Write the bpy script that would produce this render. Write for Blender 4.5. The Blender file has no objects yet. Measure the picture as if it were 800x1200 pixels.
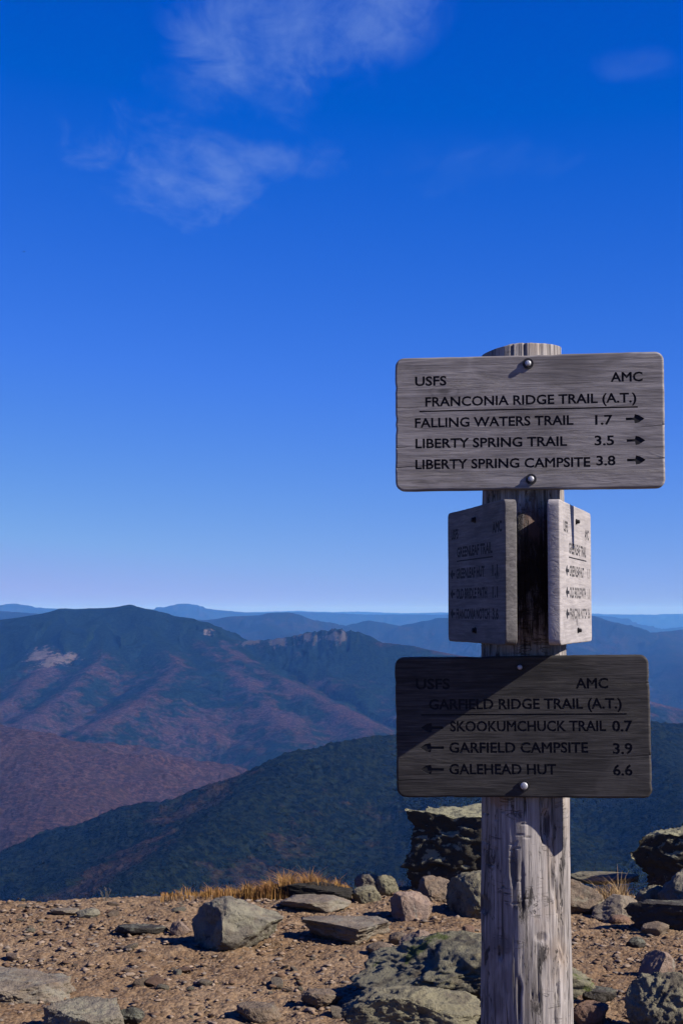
import bpy, bmesh, math, random
import numpy as np
from mathutils import Vector, Matrix, Euler

random.seed(7)
RNG = np.random.default_rng(7)
SC = bpy.context.scene
COL = SC.collection
R = math.radians

# ------------------------------------------------------------------ camera
EYE = 1.6
FPX = 1800.0                      # focal length in photo pixels (800 wide)
PITCH = math.atan(118 / FPX)
cd = bpy.data.cameras.new('camera')
cam = bpy.data.objects.new('camera', cd)
COL.objects.link(cam)
cd.sensor_fit = 'HORIZONTAL'
cd.sensor_width = 24.0
cd.lens = 24.0 * FPX / 800
cd.clip_start = 0.1
cd.clip_end = 120000
cam.location = (0, 0, EYE)
cam.rotation_euler = (R(90) + PITCH, 0, 0)
SC.camera = cam

# ------------------------------------------------------------------ sun and sky
SUN_EL, SUN_FRONT = R(34), R(22)          # elevation; how far the sun stands on the camera's side of due right
SUN_DIR = Vector((math.cos(SUN_EL) * math.cos(SUN_FRONT), -math.cos(SUN_EL) * math.sin(SUN_FRONT), math.sin(SUN_EL)))
sl = bpy.data.lights.new('sun', 'SUN')
sl.energy = 5.0
sl.angle = R(0.5)
sl.color = (1.0, 0.93, 0.84)
sun = bpy.data.objects.new('sun', sl)
COL.objects.link(sun)
sun.rotation_euler = SUN_DIR.to_track_quat('Z', 'Y').to_euler()

SC.view_settings.view_transform = 'Standard'
SC.view_settings.look = 'None'
SC.view_settings.gamma = 1.0
SC.view_settings.use_curve_mapping = False
SC.view_settings.exposure = 1.0

world = bpy.data.worlds.new('World')
SC.world = world
world.use_nodes = True
wt = world.node_tree
wt.nodes.clear()


def N(t, kind, **kw):
    n = t.nodes.new(kind)
    for k, v in kw.items():
        if k.startswith('i_'):
            n.inputs[k[2:].replace('_', ' ')].default_value = v
        else:
            setattr(n, k, v)
    return n


def math_node(t, op, a, b=None, clamp=False):
    n = t.nodes.new('ShaderNodeMath')
    n.operation = op
    n.use_clamp = clamp
    for i, v in enumerate((a, b)):
        if v is None:
            continue
        if isinstance(v, (int, float)):
            n.inputs[i].default_value = v
        else:
            t.links.new(v, n.inputs[i])
    return n.outputs[0]


def maprange(t, v, a, b, c=0.0, d=1.0, smooth=False):
    n = t.nodes.new('ShaderNodeMapRange')
    if smooth:
        n.interpolation_type = 'SMOOTHSTEP'
    t.links.new(v, n.inputs[0])
    for i, x in enumerate((a, b, c, d)):
        n.inputs[i + 1].default_value = x
    return n.outputs[0]


def mix(t, fac, a, b, mode='MIX'):
    n = t.nodes.new('ShaderNodeMix')
    n.data_type = 'RGBA'
    n.blend_type = mode
    for sock, v in ((n.inputs[0], fac), (n.inputs[6], a), (n.inputs[7], b)):
        if isinstance(v, (int, float)):
            sock.default_value = v
        elif isinstance(v, tuple):
            sock.default_value = v if len(v) == 4 else (*v, 1)
        else:
            t.links.new(v, sock)
    return n.outputs[2]


def noise(t, vec, scale, detail=5.0, rough=0.55, dist=0.0):
    n = t.nodes.new('ShaderNodeTexNoise')
    n.inputs['Scale'].default_value = scale
    n.inputs['Detail'].default_value = detail
    n.inputs['Roughness'].default_value = rough
    n.inputs['Distortion'].default_value = dist
    if vec is not None:
        t.links.new(vec, n.inputs['Vector'])
    return n.outputs['Fac']


def mapped(t, vec, scale=(1, 1, 1), loc=(0, 0, 0), rot=(0, 0, 0)):
    n = t.nodes.new('ShaderNodeMapping')
    n.inputs['Scale'].default_value = scale
    n.inputs['Location'].default_value = loc
    n.inputs['Rotation'].default_value = rot
    t.links.new(vec, n.inputs['Vector'])
    return n.outputs[0]


# Nishita sky, seen from a high summit in clean air, with thin cirrus
sky = N(wt, 'ShaderNodeTexSky', sky_type='NISHITA', sun_disc=False, sun_elevation=SUN_EL,
        sun_rotation=math.atan2(SUN_DIR.x, SUN_DIR.y), altitude=1600.0,
        air_density=1.0, dust_density=0.25, ozone_density=4.0)
# the deep polarised blue of the photograph: each channel of the sky graded on its own
sc_ = N(wt, 'ShaderNodeSeparateColor')
wt.links.new(sky.outputs[0], sc_.inputs[0])
skr = math_node(wt, 'MAXIMUM', math_node(wt, 'MULTIPLY', math_node(wt, 'SUBTRACT', sc_.outputs[0], 1.05), 0.54), 0.0)
skg = math_node(wt, 'MAXIMUM', math_node(wt, 'MULTIPLY', math_node(wt, 'SUBTRACT', sc_.outputs[1], 0.35), 0.63), 0.0)
skb = math_node(wt, 'MULTIPLY', math_node(wt, 'POWER', math_node(wt, 'MAXIMUM', sc_.outputs[2], 0.0), 0.65), 2.55)
scc = N(wt, 'ShaderNodeCombineColor')
for i_, (s_, top_) in enumerate(((skr, 2.9), (skg, 3.9), (skb, 8.0))):
    wt.links.new(math_node(wt, 'MINIMUM', s_, top_), scc.inputs[i_])
tc = N(wt, 'ShaderNodeTexCoord')
sep = N(wt, 'ShaderNodeSeparateXYZ')
wt.links.new(tc.outputs['Generated'], sep.inputs[0])
zc = math_node(wt, 'MAXIMUM', sep.outputs[2], 0.02)
cx_ = math_node(wt, 'DIVIDE', sep.outputs[0], zc)
cy_ = math_node(wt, 'DIVIDE', sep.outputs[1], zc)
comb = N(wt, 'ShaderNodeCombineXYZ')
wt.links.new(cx_, comb.inputs[0])
wt.links.new(cy_, comb.inputs[1])
cv = comb.outputs[0]                      # a point on a flat cloud layer one unit up


def cloud_patch(cxp, cyp, rx, ry, rot):
    m = mapped(wt, cv, loc=(0, 0, 0))
    sub = N(wt, 'ShaderNodeVectorMath', operation='SUBTRACT')
    wt.links.new(m, sub.inputs[0])
    sub.inputs[1].default_value = (cxp, cyp, 0)
    m2 = mapped(wt, sub.outputs[0], rot=(0, 0, rot))
    m3 = mapped(wt, m2, scale=(1 / rx, 1 / ry, 1))
    ln = N(wt, 'ShaderNodeVectorMath', operation='LENGTH')
    wt.links.new(m3, ln.inputs[0])
    nz = noise(wt, mapped(wt, cv, scale=(2.6, 1.0, 1), rot=(0, 0, R(-14)), loc=(cxp * 3, 2, 0)), 2.4, 7, 0.62, 0.8)
    dd = math_node(wt, 'ADD', ln.outputs['Value'], math_node(wt, 'MULTIPLY', math_node(wt, 'SUBTRACT', nz, 0.5), 2.0))
    return maprange(wt, dd, 1.05, 0.25, 0.0, 1.0, True)


def cdir(px, py):
    x, u = (px - 400) / FPX, (600 - py) / FPX
    c, s = math.cos(PITCH), math.sin(PITCH)
    return x, c - u * s, s + u * c


def clay(px, py):
    x, y, z = cdir(px, py)
    return x / z, y / z


CLOUDS = []
for (px, py, w, h, k) in ((300, 55, 110, 75, 1.0), (440, 22, 95, 62, 0.95), (360, 40, 120, 70, 0.8), (222, 203, 120, 60, 0.85), (320, 188, 80, 26, 0.6), (235, 105, 60, 45, 0.5),
                          (745, 75, 60, 22, 0.2), (555, 195, 110, 35, 0.14), (330, 110, 70, 40, 0.4)):
    a = clay(px, py)
    b = clay(px + w, py)
    c = clay(px, py + h)
    rx = abs(b[0] - a[0])
    ry = abs(c[1] - a[1])
    CLOUDS.append(math_node(wt, 'MULTIPLY', cloud_patch(a[0], a[1], rx, ry, 0), k))
cm = CLOUDS[0]
for c in CLOUDS[1:]:
    cm = math_node(wt, 'MAXIMUM', cm, c)
n1 = noise(wt, mapped(wt, cv, scale=(3.0, 1.15, 1), rot=(0, 0, R(-16))), 1.5, 9, 0.62, 0.6)
n2 = noise(wt, mapped(wt, cv, scale=(6, 3.6, 1), rot=(0, 0, R(-20)), loc=(3, 1, 0)), 2.0, 8, 0.62, 0.5)
nn = math_node(wt, 'ADD', math_node(wt, 'MULTIPLY', n1, 0.65), math_node(wt, 'MULTIPLY', n2, 0.35))
cw = math_node(wt, 'MULTIPLY', maprange(wt, nn, 0.30, 0.70, 0, 1, True), cm)
cw = math_node(wt, 'MULTIPLY', cw, 0.46)
CLOUD_COL = (2.5, 3.9, 7.7)
skycol = mix(wt, cw, scc.outputs[0], CLOUD_COL)
bg = N(wt, 'ShaderNodeBackground')
bg.inputs['Strength'].default_value = 0.05
wt.links.new(skycol, bg.inputs[0])
wo = N(wt, 'ShaderNodeOutputWorld')
wt.links.new(bg.outputs[0], wo.inputs[0])

SC.render.engine = 'CYCLES'
SC.cycles.use_denoising = True
SC.cycles.max_bounces = 6
SC.cycles.volume_bounces = 0


# ------------------------------------------------------------------ helpers
def at(px, py, Y):
    """the point seen at a photo pixel, Y metres ahead"""
    x, y, z = cdir(px, py)
    t = Y / y
    return Vector((x * t, Y, EYE + z * t))


def tag(o, label=None, cat=None, group=None, kind=None):
    for k, v in (('label', label), ('category', cat), ('group', group), ('kind', kind)):
        if v:
            o[k] = v
    return o


def link(name, me, m=None, parent=None):
    o = bpy.data.objects.new(name, me)
    COL.objects.link(o)
    if m is not None:
        me.materials.append(m)
    if parent is not None:
        o.parent = parent
    return o


def np_mesh(name, v, f, smooth=False):
    """v (n,3), f list of equal-length index rows"""
    v = np.asarray(v, dtype=np.float32)
    f = np.asarray(f, dtype=np.int32)
    me = bpy.data.meshes.new(name)
    me.vertices.add(len(v))
    me.vertices.foreach_set('co', v.ravel())
    me.loops.add(f.size)
    me.loops.foreach_set('vertex_index', f.ravel())
    me.polygons.add(len(f))
    me.polygons.foreach_set('loop_start', np.arange(0, f.size, f.shape[1], dtype=np.int32))
    if smooth:
        me.polygons.foreach_set('use_smooth', np.ones(len(f), dtype=bool))
    me.update(calc_edges=True)
    return me


def grid_faces(nr, nc):
    i = np.arange(nr - 1)[:, None] * nc + np.arange(nc - 1)[None, :]
    return np.stack([i, i + 1, i + nc + 1, i + nc], -1).reshape(-1, 4)


_perm = np.random.default_rng(3).permutation(4096).astype(np.int64)
_grad = np.random.default_rng(4).normal(size=(4096, 3))
_grad /= np.linalg.norm(_grad, axis=1)[:, None]


def perlin(p):
    p = np.asarray(p, dtype=np.float64)
    i0 = np.floor(p).astype(np.int64)
    f = p - i0
    u = f * f * f * (f * (f * 6 - 15) + 10)
    out = np.zeros(len(p))
    for dx in (0, 1):
        for dy in (0, 1):
            for dz in (0, 1):
                h = _perm[(i0[:, 2] + dz) & 4095]
                h = _perm[(h + i0[:, 1] + dy) & 4095]
                h = _perm[(h + i0[:, 0] + dx) & 4095]
                g = _grad[h]
                d = g[:, 0] * (f[:, 0] - dx) + g[:, 1] * (f[:, 1] - dy) + g[:, 2] * (f[:, 2] - dz)
                w = (u[:, 0] if dx else 1 - u[:, 0]) * (u[:, 1] if dy else 1 - u[:, 1]) * (u[:, 2] if dz else 1 - u[:, 2])
                out += w * d
    return out * 1.6


def fbm(p, octaves=4, gain=0.5, ridged=False):
    p = np.asarray(p, dtype=np.float64)
    a, s, out = 1.0, 1.0, np.zeros(len(p))
    for k in range(octaves):
        n = perlin(p * s + k * 17.3)
        if ridged:
            n = 1 - 2 * np.abs(n)
        out += a * n
        a *= gain
        s *= 2.03
    return out


# ------------------------------------------------------------------ materials
def new_mat(name):
    m = bpy.data.materials.new(name)
    m.use_nodes = True
    t = m.node_tree
    b = t.nodes['Principled BSDF']
    b.inputs['Roughness'].default_value = 0.85
    b.inputs['Specular IOR Level'].default_value = 0.25
    return m, t, b


def bump(t, b, h, strength, dist):
    n = t.nodes.new('ShaderNodeBump')
    n.inputs['Strength'].default_value = strength
    n.inputs['Distance'].default_value = dist
    t.links.new(h, n.inputs['Height'])
    t.links.new(n.outputs[0], b.inputs['Normal'])


def dim(c, k=0.52):
    return tuple(x * k for x in c)


def wood_mat(name, light, dark, axis='x', seed=0.0, stain_shade=None, cracks=0.5, blotch=0.5, wide=0.012):
    """silvered weathered timber, grain along the given local axis"""
    light, dark = dim(light), dim(dark)
    m, t, b = new_mat(name)
    co = t.nodes.new('ShaderNodeTexCoord').outputs['Object']
    if axis == 'x':
        sc, sc2, scb = (1.2, 9, 26), (0.9, 6, 11), (5, 8, 9)
    else:
        sc, sc2, scb = (26, 26, 1.1), (12, 12, 0.9), (10, 10, 4)
    off = (seed * 3.1, seed * 1.7, seed * 2.3)
    fine = noise(t, mapped(t, co, scale=sc, loc=off), 6.0, 7, 0.7, 0.3)
    ring = noise(t, mapped(t, co, scale=sc2, loc=off), 2.2, 4, 0.6, 1.3)
    band = math_node(t, 'FRACT', math_node(t, 'MULTIPLY', ring, 5.0))
    band = math_node(t, 'ABSOLUTE', math_node(t, 'SUBTRACT', band, 0.5))
    band = maprange(t, band, 0.02, 0.4)
    bl = noise(t, mapped(t, co, scale=scb, loc=off), 1.0, 4, 0.6, 0.4)
    ck = noise(t, mapped(t, co, scale=tuple(s * (0.35 if s < 2 else 1.1) for s in sc), loc=(off[0] + 5, off[1], off[2])), 2.6, 5, 0.62, 0.5)
    crack = maprange(t, math_node(t, 'ABSOLUTE', math_node(t, 'SUBTRACT', ck, 0.5)), 0.0, wide, 1.0, 0.0)
    gate = maprange(t, noise(t, mapped(t, co, scale=scb, loc=(9 + off[0], 2, 4)), 1.3, 2), 0.5, 0.62)
    crack = math_node(t, 'MULTIPLY', math_node(t, 'MULTIPLY', crack, gate), cracks)
    c = mix(t, maprange(t, fine, 0.38, 0.63), dark, light)
    c = mix(t, math_node(t, 'MULTIPLY', math_node(t, 'SUBTRACT', 1.0, band), 0.22), c, tuple(x * 0.55 for x in dark))
    c = mix(t, math_node(t, 'MULTIPLY', maprange(t, bl, 0.42, 0.68), blotch), c, tuple(x * 0.62 for x in dark))
    lg = noise(t, mapped(t, co, scale=tuple(x * 0.35 for x in scb), loc=(off[0] + 2, off[1] + 3, 1)), 1.6, 6, 0.7, 0.8)
    c = mix(t, maprange(t, lg, 0.52, 0.66, 0, 0.45), c, tuple(x * 0.7 for x in dark))
    c = mix(t, maprange(t, lg, 0.34, 0.46, 0.3, 0), c, tuple(x * 1.25 for x in light))
    # knots: eyes round which the rings close
    kv = N(t, 'ShaderNodeTexVoronoi', feature='F1')
    kv.inputs['Scale'].default_value = 1.0
    kv.inputs['Randomness'].default_value = 1.0
    ks = (3.2, 0.0, 6.5) if axis == 'x' else (9, 9, 3)
    t.links.new(mapped(t, co, scale=ks, loc=(off[0], 0.0, off[2])), kv.inputs['Vector'])
    kd = math_node(t, 'ADD', kv.outputs['Distance'], math_node(t, 'MULTIPLY', math_node(t, 'SUBTRACT', fine, 0.5), 0.07))
    c = mix(t, maprange(t, kd, 0.075, 0.045, 0, 0.75), c, tuple(x * 0.4 for x in dark))
    kr = maprange(t, math_node(t, 'ABSOLUTE', math_node(t, 'SUBTRACT', kd, 0.12)), 0.0, 0.018, 0.45, 0)
    c = mix(t, kr, c, tuple(x * 0.6 for x in dark))
    c = mix(t, crack, c, (0.012, 0.011, 0.012))
    if stain_shade:
        for (x, z, rx, rz, col, k) in stain_shade:
            s = N(t, 'ShaderNodeVectorMath', operation='SUBTRACT')
            t.links.new(co, s.inputs[0])
            s.inputs[1].default_value = (x, 0, z)
            mm = mapped(t, s.outputs[0], scale=(1 / rx, 0.0, 1 / rz))
            ln = N(t, 'ShaderNodeVectorMath', operation='LENGTH')
            t.links.new(mm, ln.inputs[0])
            d = math_node(t, 'ADD', ln.outputs['Value'], math_node(t, 'MULTIPLY', math_node(t, 'SUBTRACT', noise(t, mapped(t, co, scale=(30, 30, 7)), 1.0, 5, 0.7), 0.5), 1.3))
            c = mix(t, maprange(t, d, 1.0, 0.35, 0, k, True), c, col)
    t.links.new(c, b.inputs['Base Color'])
    h = math_node(t, 'ADD', math_node(t, 'MULTIPLY', fine, 0.55), math_node(t, 'MULTIPLY', band, 0.35))
    h = math_node(t, 'SUBTRACT', h, math_node(t, 'MULTIPLY', crack, 1.2))
    bump(t, b, h, 0.4, 0.0022)
    b.inputs['Roughness'].default_value = 0.8
    return m


def plain(name, col, rough=0.6, metal=0.0, spec=0.3, var=0.25, scale=60):
    col = dim(col)
    m, t, b = new_mat(name)
    co = t.nodes.new('ShaderNodeTexCoord').outputs['Object']
    n = noise(t, co, scale, 4, 0.6)
    t.links.new(mix(t, maprange(t, n, 0.35, 0.65), tuple(x * (1 - var) for x in col), tuple(min(1, x * (1 + var)) for x in col)), b.inputs['Base Color'])
    b.inputs['Roughness'].default_value = rough
    b.inputs['Metallic'].default_value = metal
    b.inputs['Specular IOR Level'].default_value = spec
    return m


def rock_mat(name, base, lich=0.35, lcol=(0.36, 0.37, 0.26), moss=0.0, scale=1.0, warm=0.4, topped=False):
    base, lcol = dim(base), dim(lcol)
    m, t, b = new_mat(name)
    oc = t.nodes.new('ShaderNodeTexCoord').outputs['Object']
    inf = t.nodes.new('ShaderNodeObjectInfo')
    add = N(t, 'ShaderNodeVectorMath', operation='ADD')
    t.links.new(oc, add.inputs[0])
    sc = N(t, 'ShaderNodeVectorMath', operation='SCALE')
    t.links.new(inf.outputs['Location'], sc.inputs[0])
    sc.inputs['Scale'].default_value = 3.7
    t.links.new(sc.outputs[0], add.inputs[1])
    co = add.outputs[0]
    big = noise(t, co, 4.5 * scale, 6, 0.62, 0.3)
    mid = noise(t, co, 17 * scale, 6, 0.68, 0.2)
    grain = noise(t, co, 140 * scale, 3, 0.75)
    c = mix(t, maprange(t, big, 0.35, 0.66), tuple(x * 0.72 for x in base), tuple(x * 1.15 for x in base))
    c = mix(t, math_node(t, 'MULTIPLY', maprange(t, mid, 0.52, 0.68), warm), c, (base[0] * 1.15, base[1] * 0.92, base[2] * 0.68))
    if lich > 0:
        l1 = noise(t, mapped(t, co, loc=(4, 7, 1)), 8.5 * scale, 8, 0.72, 0.5)
        lm = math_node(t, 'MULTIPLY', maprange(t, l1, 0.60 - 0.28 * lich, 0.66 - 0.22 * lich), 0.8)
        if topped:                       # lichen only where the rock faces the sky
            ge = t.nodes.new('ShaderNodeNewGeometry')
            sz_ = t.nodes.new('ShaderNodeSeparateXYZ')
            t.links.new(ge.outputs['Normal'], sz_.inputs[0])
            lm = math_node(t, 'MULTIPLY', lm, maprange(t, math_node(t, 'ADD', sz_.outputs[2], math_node(t, 'MULTIPLY', math_node(t, 'SUBTRACT', l1, 0.5), 3.2)), 0.34, 0.44))
        c = mix(t, lm, c, lcol)
        l2 = noise(t, mapped(t, co, loc=(1, 2, 9)), 30 * scale, 6, 0.7, 0.2)
        c = mix(t, math_node(t, 'MULTIPLY', maprange(t, l2, 0.60, 0.65), 0.75), c, (0.022, 0.022, 0.02))
    if moss > 0:
        geo = t.nodes.new('ShaderNodeNewGeometry')
        sp = t.nodes.new('ShaderNodeSeparateXYZ')
        t.links.new(oc, sp.inputs[0])
        ms = noise(t, mapped(t, co, loc=(7, 3, 5)), 5.0 * scale, 7, 0.7, 0.3)
        c = mix(t, maprange(t, ms, 0.66 - 0.2 * moss, 0.70 - 0.2 * moss, 0, 0.85), c, (0.05, 0.065, 0.014))
    c = mix(t, math_node(t, 'MULTIPLY', maprange(t, grain, 0.55, 0.75), 0.45), c, tuple(x * 0.45 for x in base))
    t.links.new(c, b.inputs['Base Color'])
    h = math_node(t, 'ADD', math_node(t, 'MULTIPLY', mid, 0.7), math_node(t, 'MULTIPLY', grain, 0.22))
    bump(t, b, h, 1.0, 0.03)
    b.inputs['Roughness'].default_value = 0.92
    b.inputs['Specular IOR Level'].default_value = 0.15
    return m


M = {}
M['board_grey'] = wood_mat('weathered board wood', (0.47, 0.43, 0.42), (0.23, 0.205, 0.202), 'x', 1.0, blotch=0.6, cracks=0.85, wide=0.014)
M['board_left'] = wood_mat('weathered wood with painted shade', (0.25, 0.232, 0.228), (0.12, 0.11, 0.112), 'x', 2.0, blotch=0.4)  # wood darkened to paint in the shade on the left board's face
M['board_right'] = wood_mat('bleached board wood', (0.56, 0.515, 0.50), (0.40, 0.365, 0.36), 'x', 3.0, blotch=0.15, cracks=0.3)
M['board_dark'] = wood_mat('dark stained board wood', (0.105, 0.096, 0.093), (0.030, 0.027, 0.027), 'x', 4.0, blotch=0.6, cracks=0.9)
m, t, b = new_mat('faded black groove paint')
co = t.nodes.new('ShaderNodeTexCoord').outputs['Object']
wr = noise(t, mapped(t, co, scale=(40, 40, 160)), 1.0, 6, 0.7, 0.4)
t.links.new(mix(t, maprange(t, wr, 0.58, 0.70, 0, 0.4), (0.008, 0.0078, 0.010), (0.06, 0.055, 0.053)), b.inputs['Base Color'])
M['paint'] = m
M['bolt'] = plain('galvanised bolt', (0.55, 0.55, 0.6), 0.55, 0.6, var=0.3, scale=300)
M['washer'] = plain('dark rusted washer', (0.035, 0.033, 0.036), 0.6, 0.4, var=0.3, scale=300)
M['dirt'] = None


# ------------------------------------------------------------------ the ground of the summit
def ground_z(x, y):
    x = np.asarray(x, dtype=np.float64)
    y = np.asarray(y, dtype=np.float64)
    p = np.stack([x, y, np.zeros_like(x)], -1).reshape(-1, 3)
    z = 0.035 * fbm(p * 0.9, 3).reshape(x.shape)
    crest = 8.75 + 0.12 * np.sin(x * 1.7 + 0.6) + 0.06 * np.sin(x * 4.1)
    d = np.maximum(0, y - crest)
    z = z - 0.62 * d * d / (d + 0.6)
    dl = np.maximum(0, np.abs(x) - 14)
    z = z - 0.5 * dl * dl / (dl + 3)
    db = np.maximum(0, -y - 10)
    z = z - 0.5 * db * db / (db + 3)
    return z


def gz(x, y):
    return float(ground_z(np.array([x]), np.array([y]))[0])


def gpt(px, py):
    """the ground point seen at a photo pixel"""
    lo, hi = 3.0, 9.6
    x, y, z = cdir(px, py)
    for Y in np.arange(3.0, 12.0, 0.02):
        p = at(px, py, float(Y))
        if p.z <= gz(p.x, p.y):
            return p
    return at(px, py, 9.0)


def geom(a, b, n, lo):
    """n growing steps from a to b, first step lo"""
    q = np.linspace(0, 1, n + 1)[1:]
    return a + (b - a) * (lo * n / abs(b - a) * q + (1 - lo * n / abs(b - a)) * q ** 4)


xf = np.arange(-2.7, 2.7001, 0.0135)
yf = np.arange(5.3, 9.6001, 0.0135)
gx = np.concatenate([geom(-2.7, -110, 40, 0.05)[::-1], xf, geom(2.7, 110, 40, 0.05)])
gy = np.concatenate([geom(5.3, -60, 40, 0.05)[::-1], yf, geom(9.6, 160, 50, 0.05)])
GX, GY = np.meshgrid(gx, gy)
Z = ground_z(GX, GY)
pp = np.stack([GX, GY, np.zeros_like(GX)], -1).reshape(-1, 3)
near = ((np.abs(GX) < 4) & (GY > 4) & (GY < 11)).ravel()
det = np.zeros(len(pp))
q = pp[near]
lump = fbm(q * 5.0, 3)
det[near] = 0.012 * lump + 0.008 * fbm(q * 16, 3) + 0.011 * np.maximum(0, fbm(q * 36 + 9, 2) - 0.25) + 0.007 * fbm(q * 72, 2)
Z = Z + det.reshape(Z.shape)
GV = np.stack([GX, GY, Z], -1).reshape(-1, 3)

m, t, b = new_mat('summit dirt')
co = t.nodes.new('ShaderNodeNewGeometry').outputs['Position']
big = noise(t, co, 1.1, 5, 0.6, 0.4)
mid = noise(t, co, 9, 7, 0.7, 0.3)
fine = noise(t, co, 70, 5, 0.75)
vor = N(t, 'ShaderNodeTexVoronoi', feature='F1')
vor.inputs['Scale'].default_value = 55
t.links.new(co, vor.inputs['Vector'])
c = mix(t, maprange(t, big, 0.35, 0.65), (0.132, 0.082, 0.045), (0.180, 0.122, 0.074))
c = mix(t, maprange(t, mid, 0.45, 0.72, 0, 0.6), c, (0.088, 0.047, 0.023))
c = mix(t, maprange(t, fine, 0.5, 0.7, 0, 0.6), c, (0.205, 0.145, 0.09))
sv = t.nodes.new('ShaderNodeSeparateColor')
t.links.new(vor.outputs['Color'], sv.inputs[0])
c = mix(t, maprange(t, sv.outputs[0], 0.62, 0.95, 0, 0.55), c, (0.205, 0.15, 0.10))
c = mix(t, maprange(t, sv.outputs[1], 0.75, 0.95, 0, 0.6), c, (0.04, 0.024, 0.014))
t.links.new(c, b.inputs['Base Color'])
h = math_node(t, 'ADD', math_node(t, 'MULTIPLY', fine, 0.6), math_node(t, 'MULTIPLY', vor.outputs['Distance'], -0.8))
bump(t, b, h, 0.85, 0.010)
b.inputs['Roughness'].default_value = 0.95
b.inputs['Specular IOR Level'].default_value = 0.1
M['dirt'] = m
ground = link('ground', np_mesh('ground', GV, grid_faces(len(gy), len(gx)), True), m)
tag(ground, 'bare brown gravelly dirt of the mountain summit', 'ground', kind='structure')


# ------------------------------------------------------------------ the mountains beyond
def ridge(pts):
    out = []
    for (px, py, d) in pts:
        x, y, z = cdir(px, py)
        k = d / math.hypot(x, y)
        out.append((x * k, y * k, EYE + z * k))
    return np.array(out)


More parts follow.
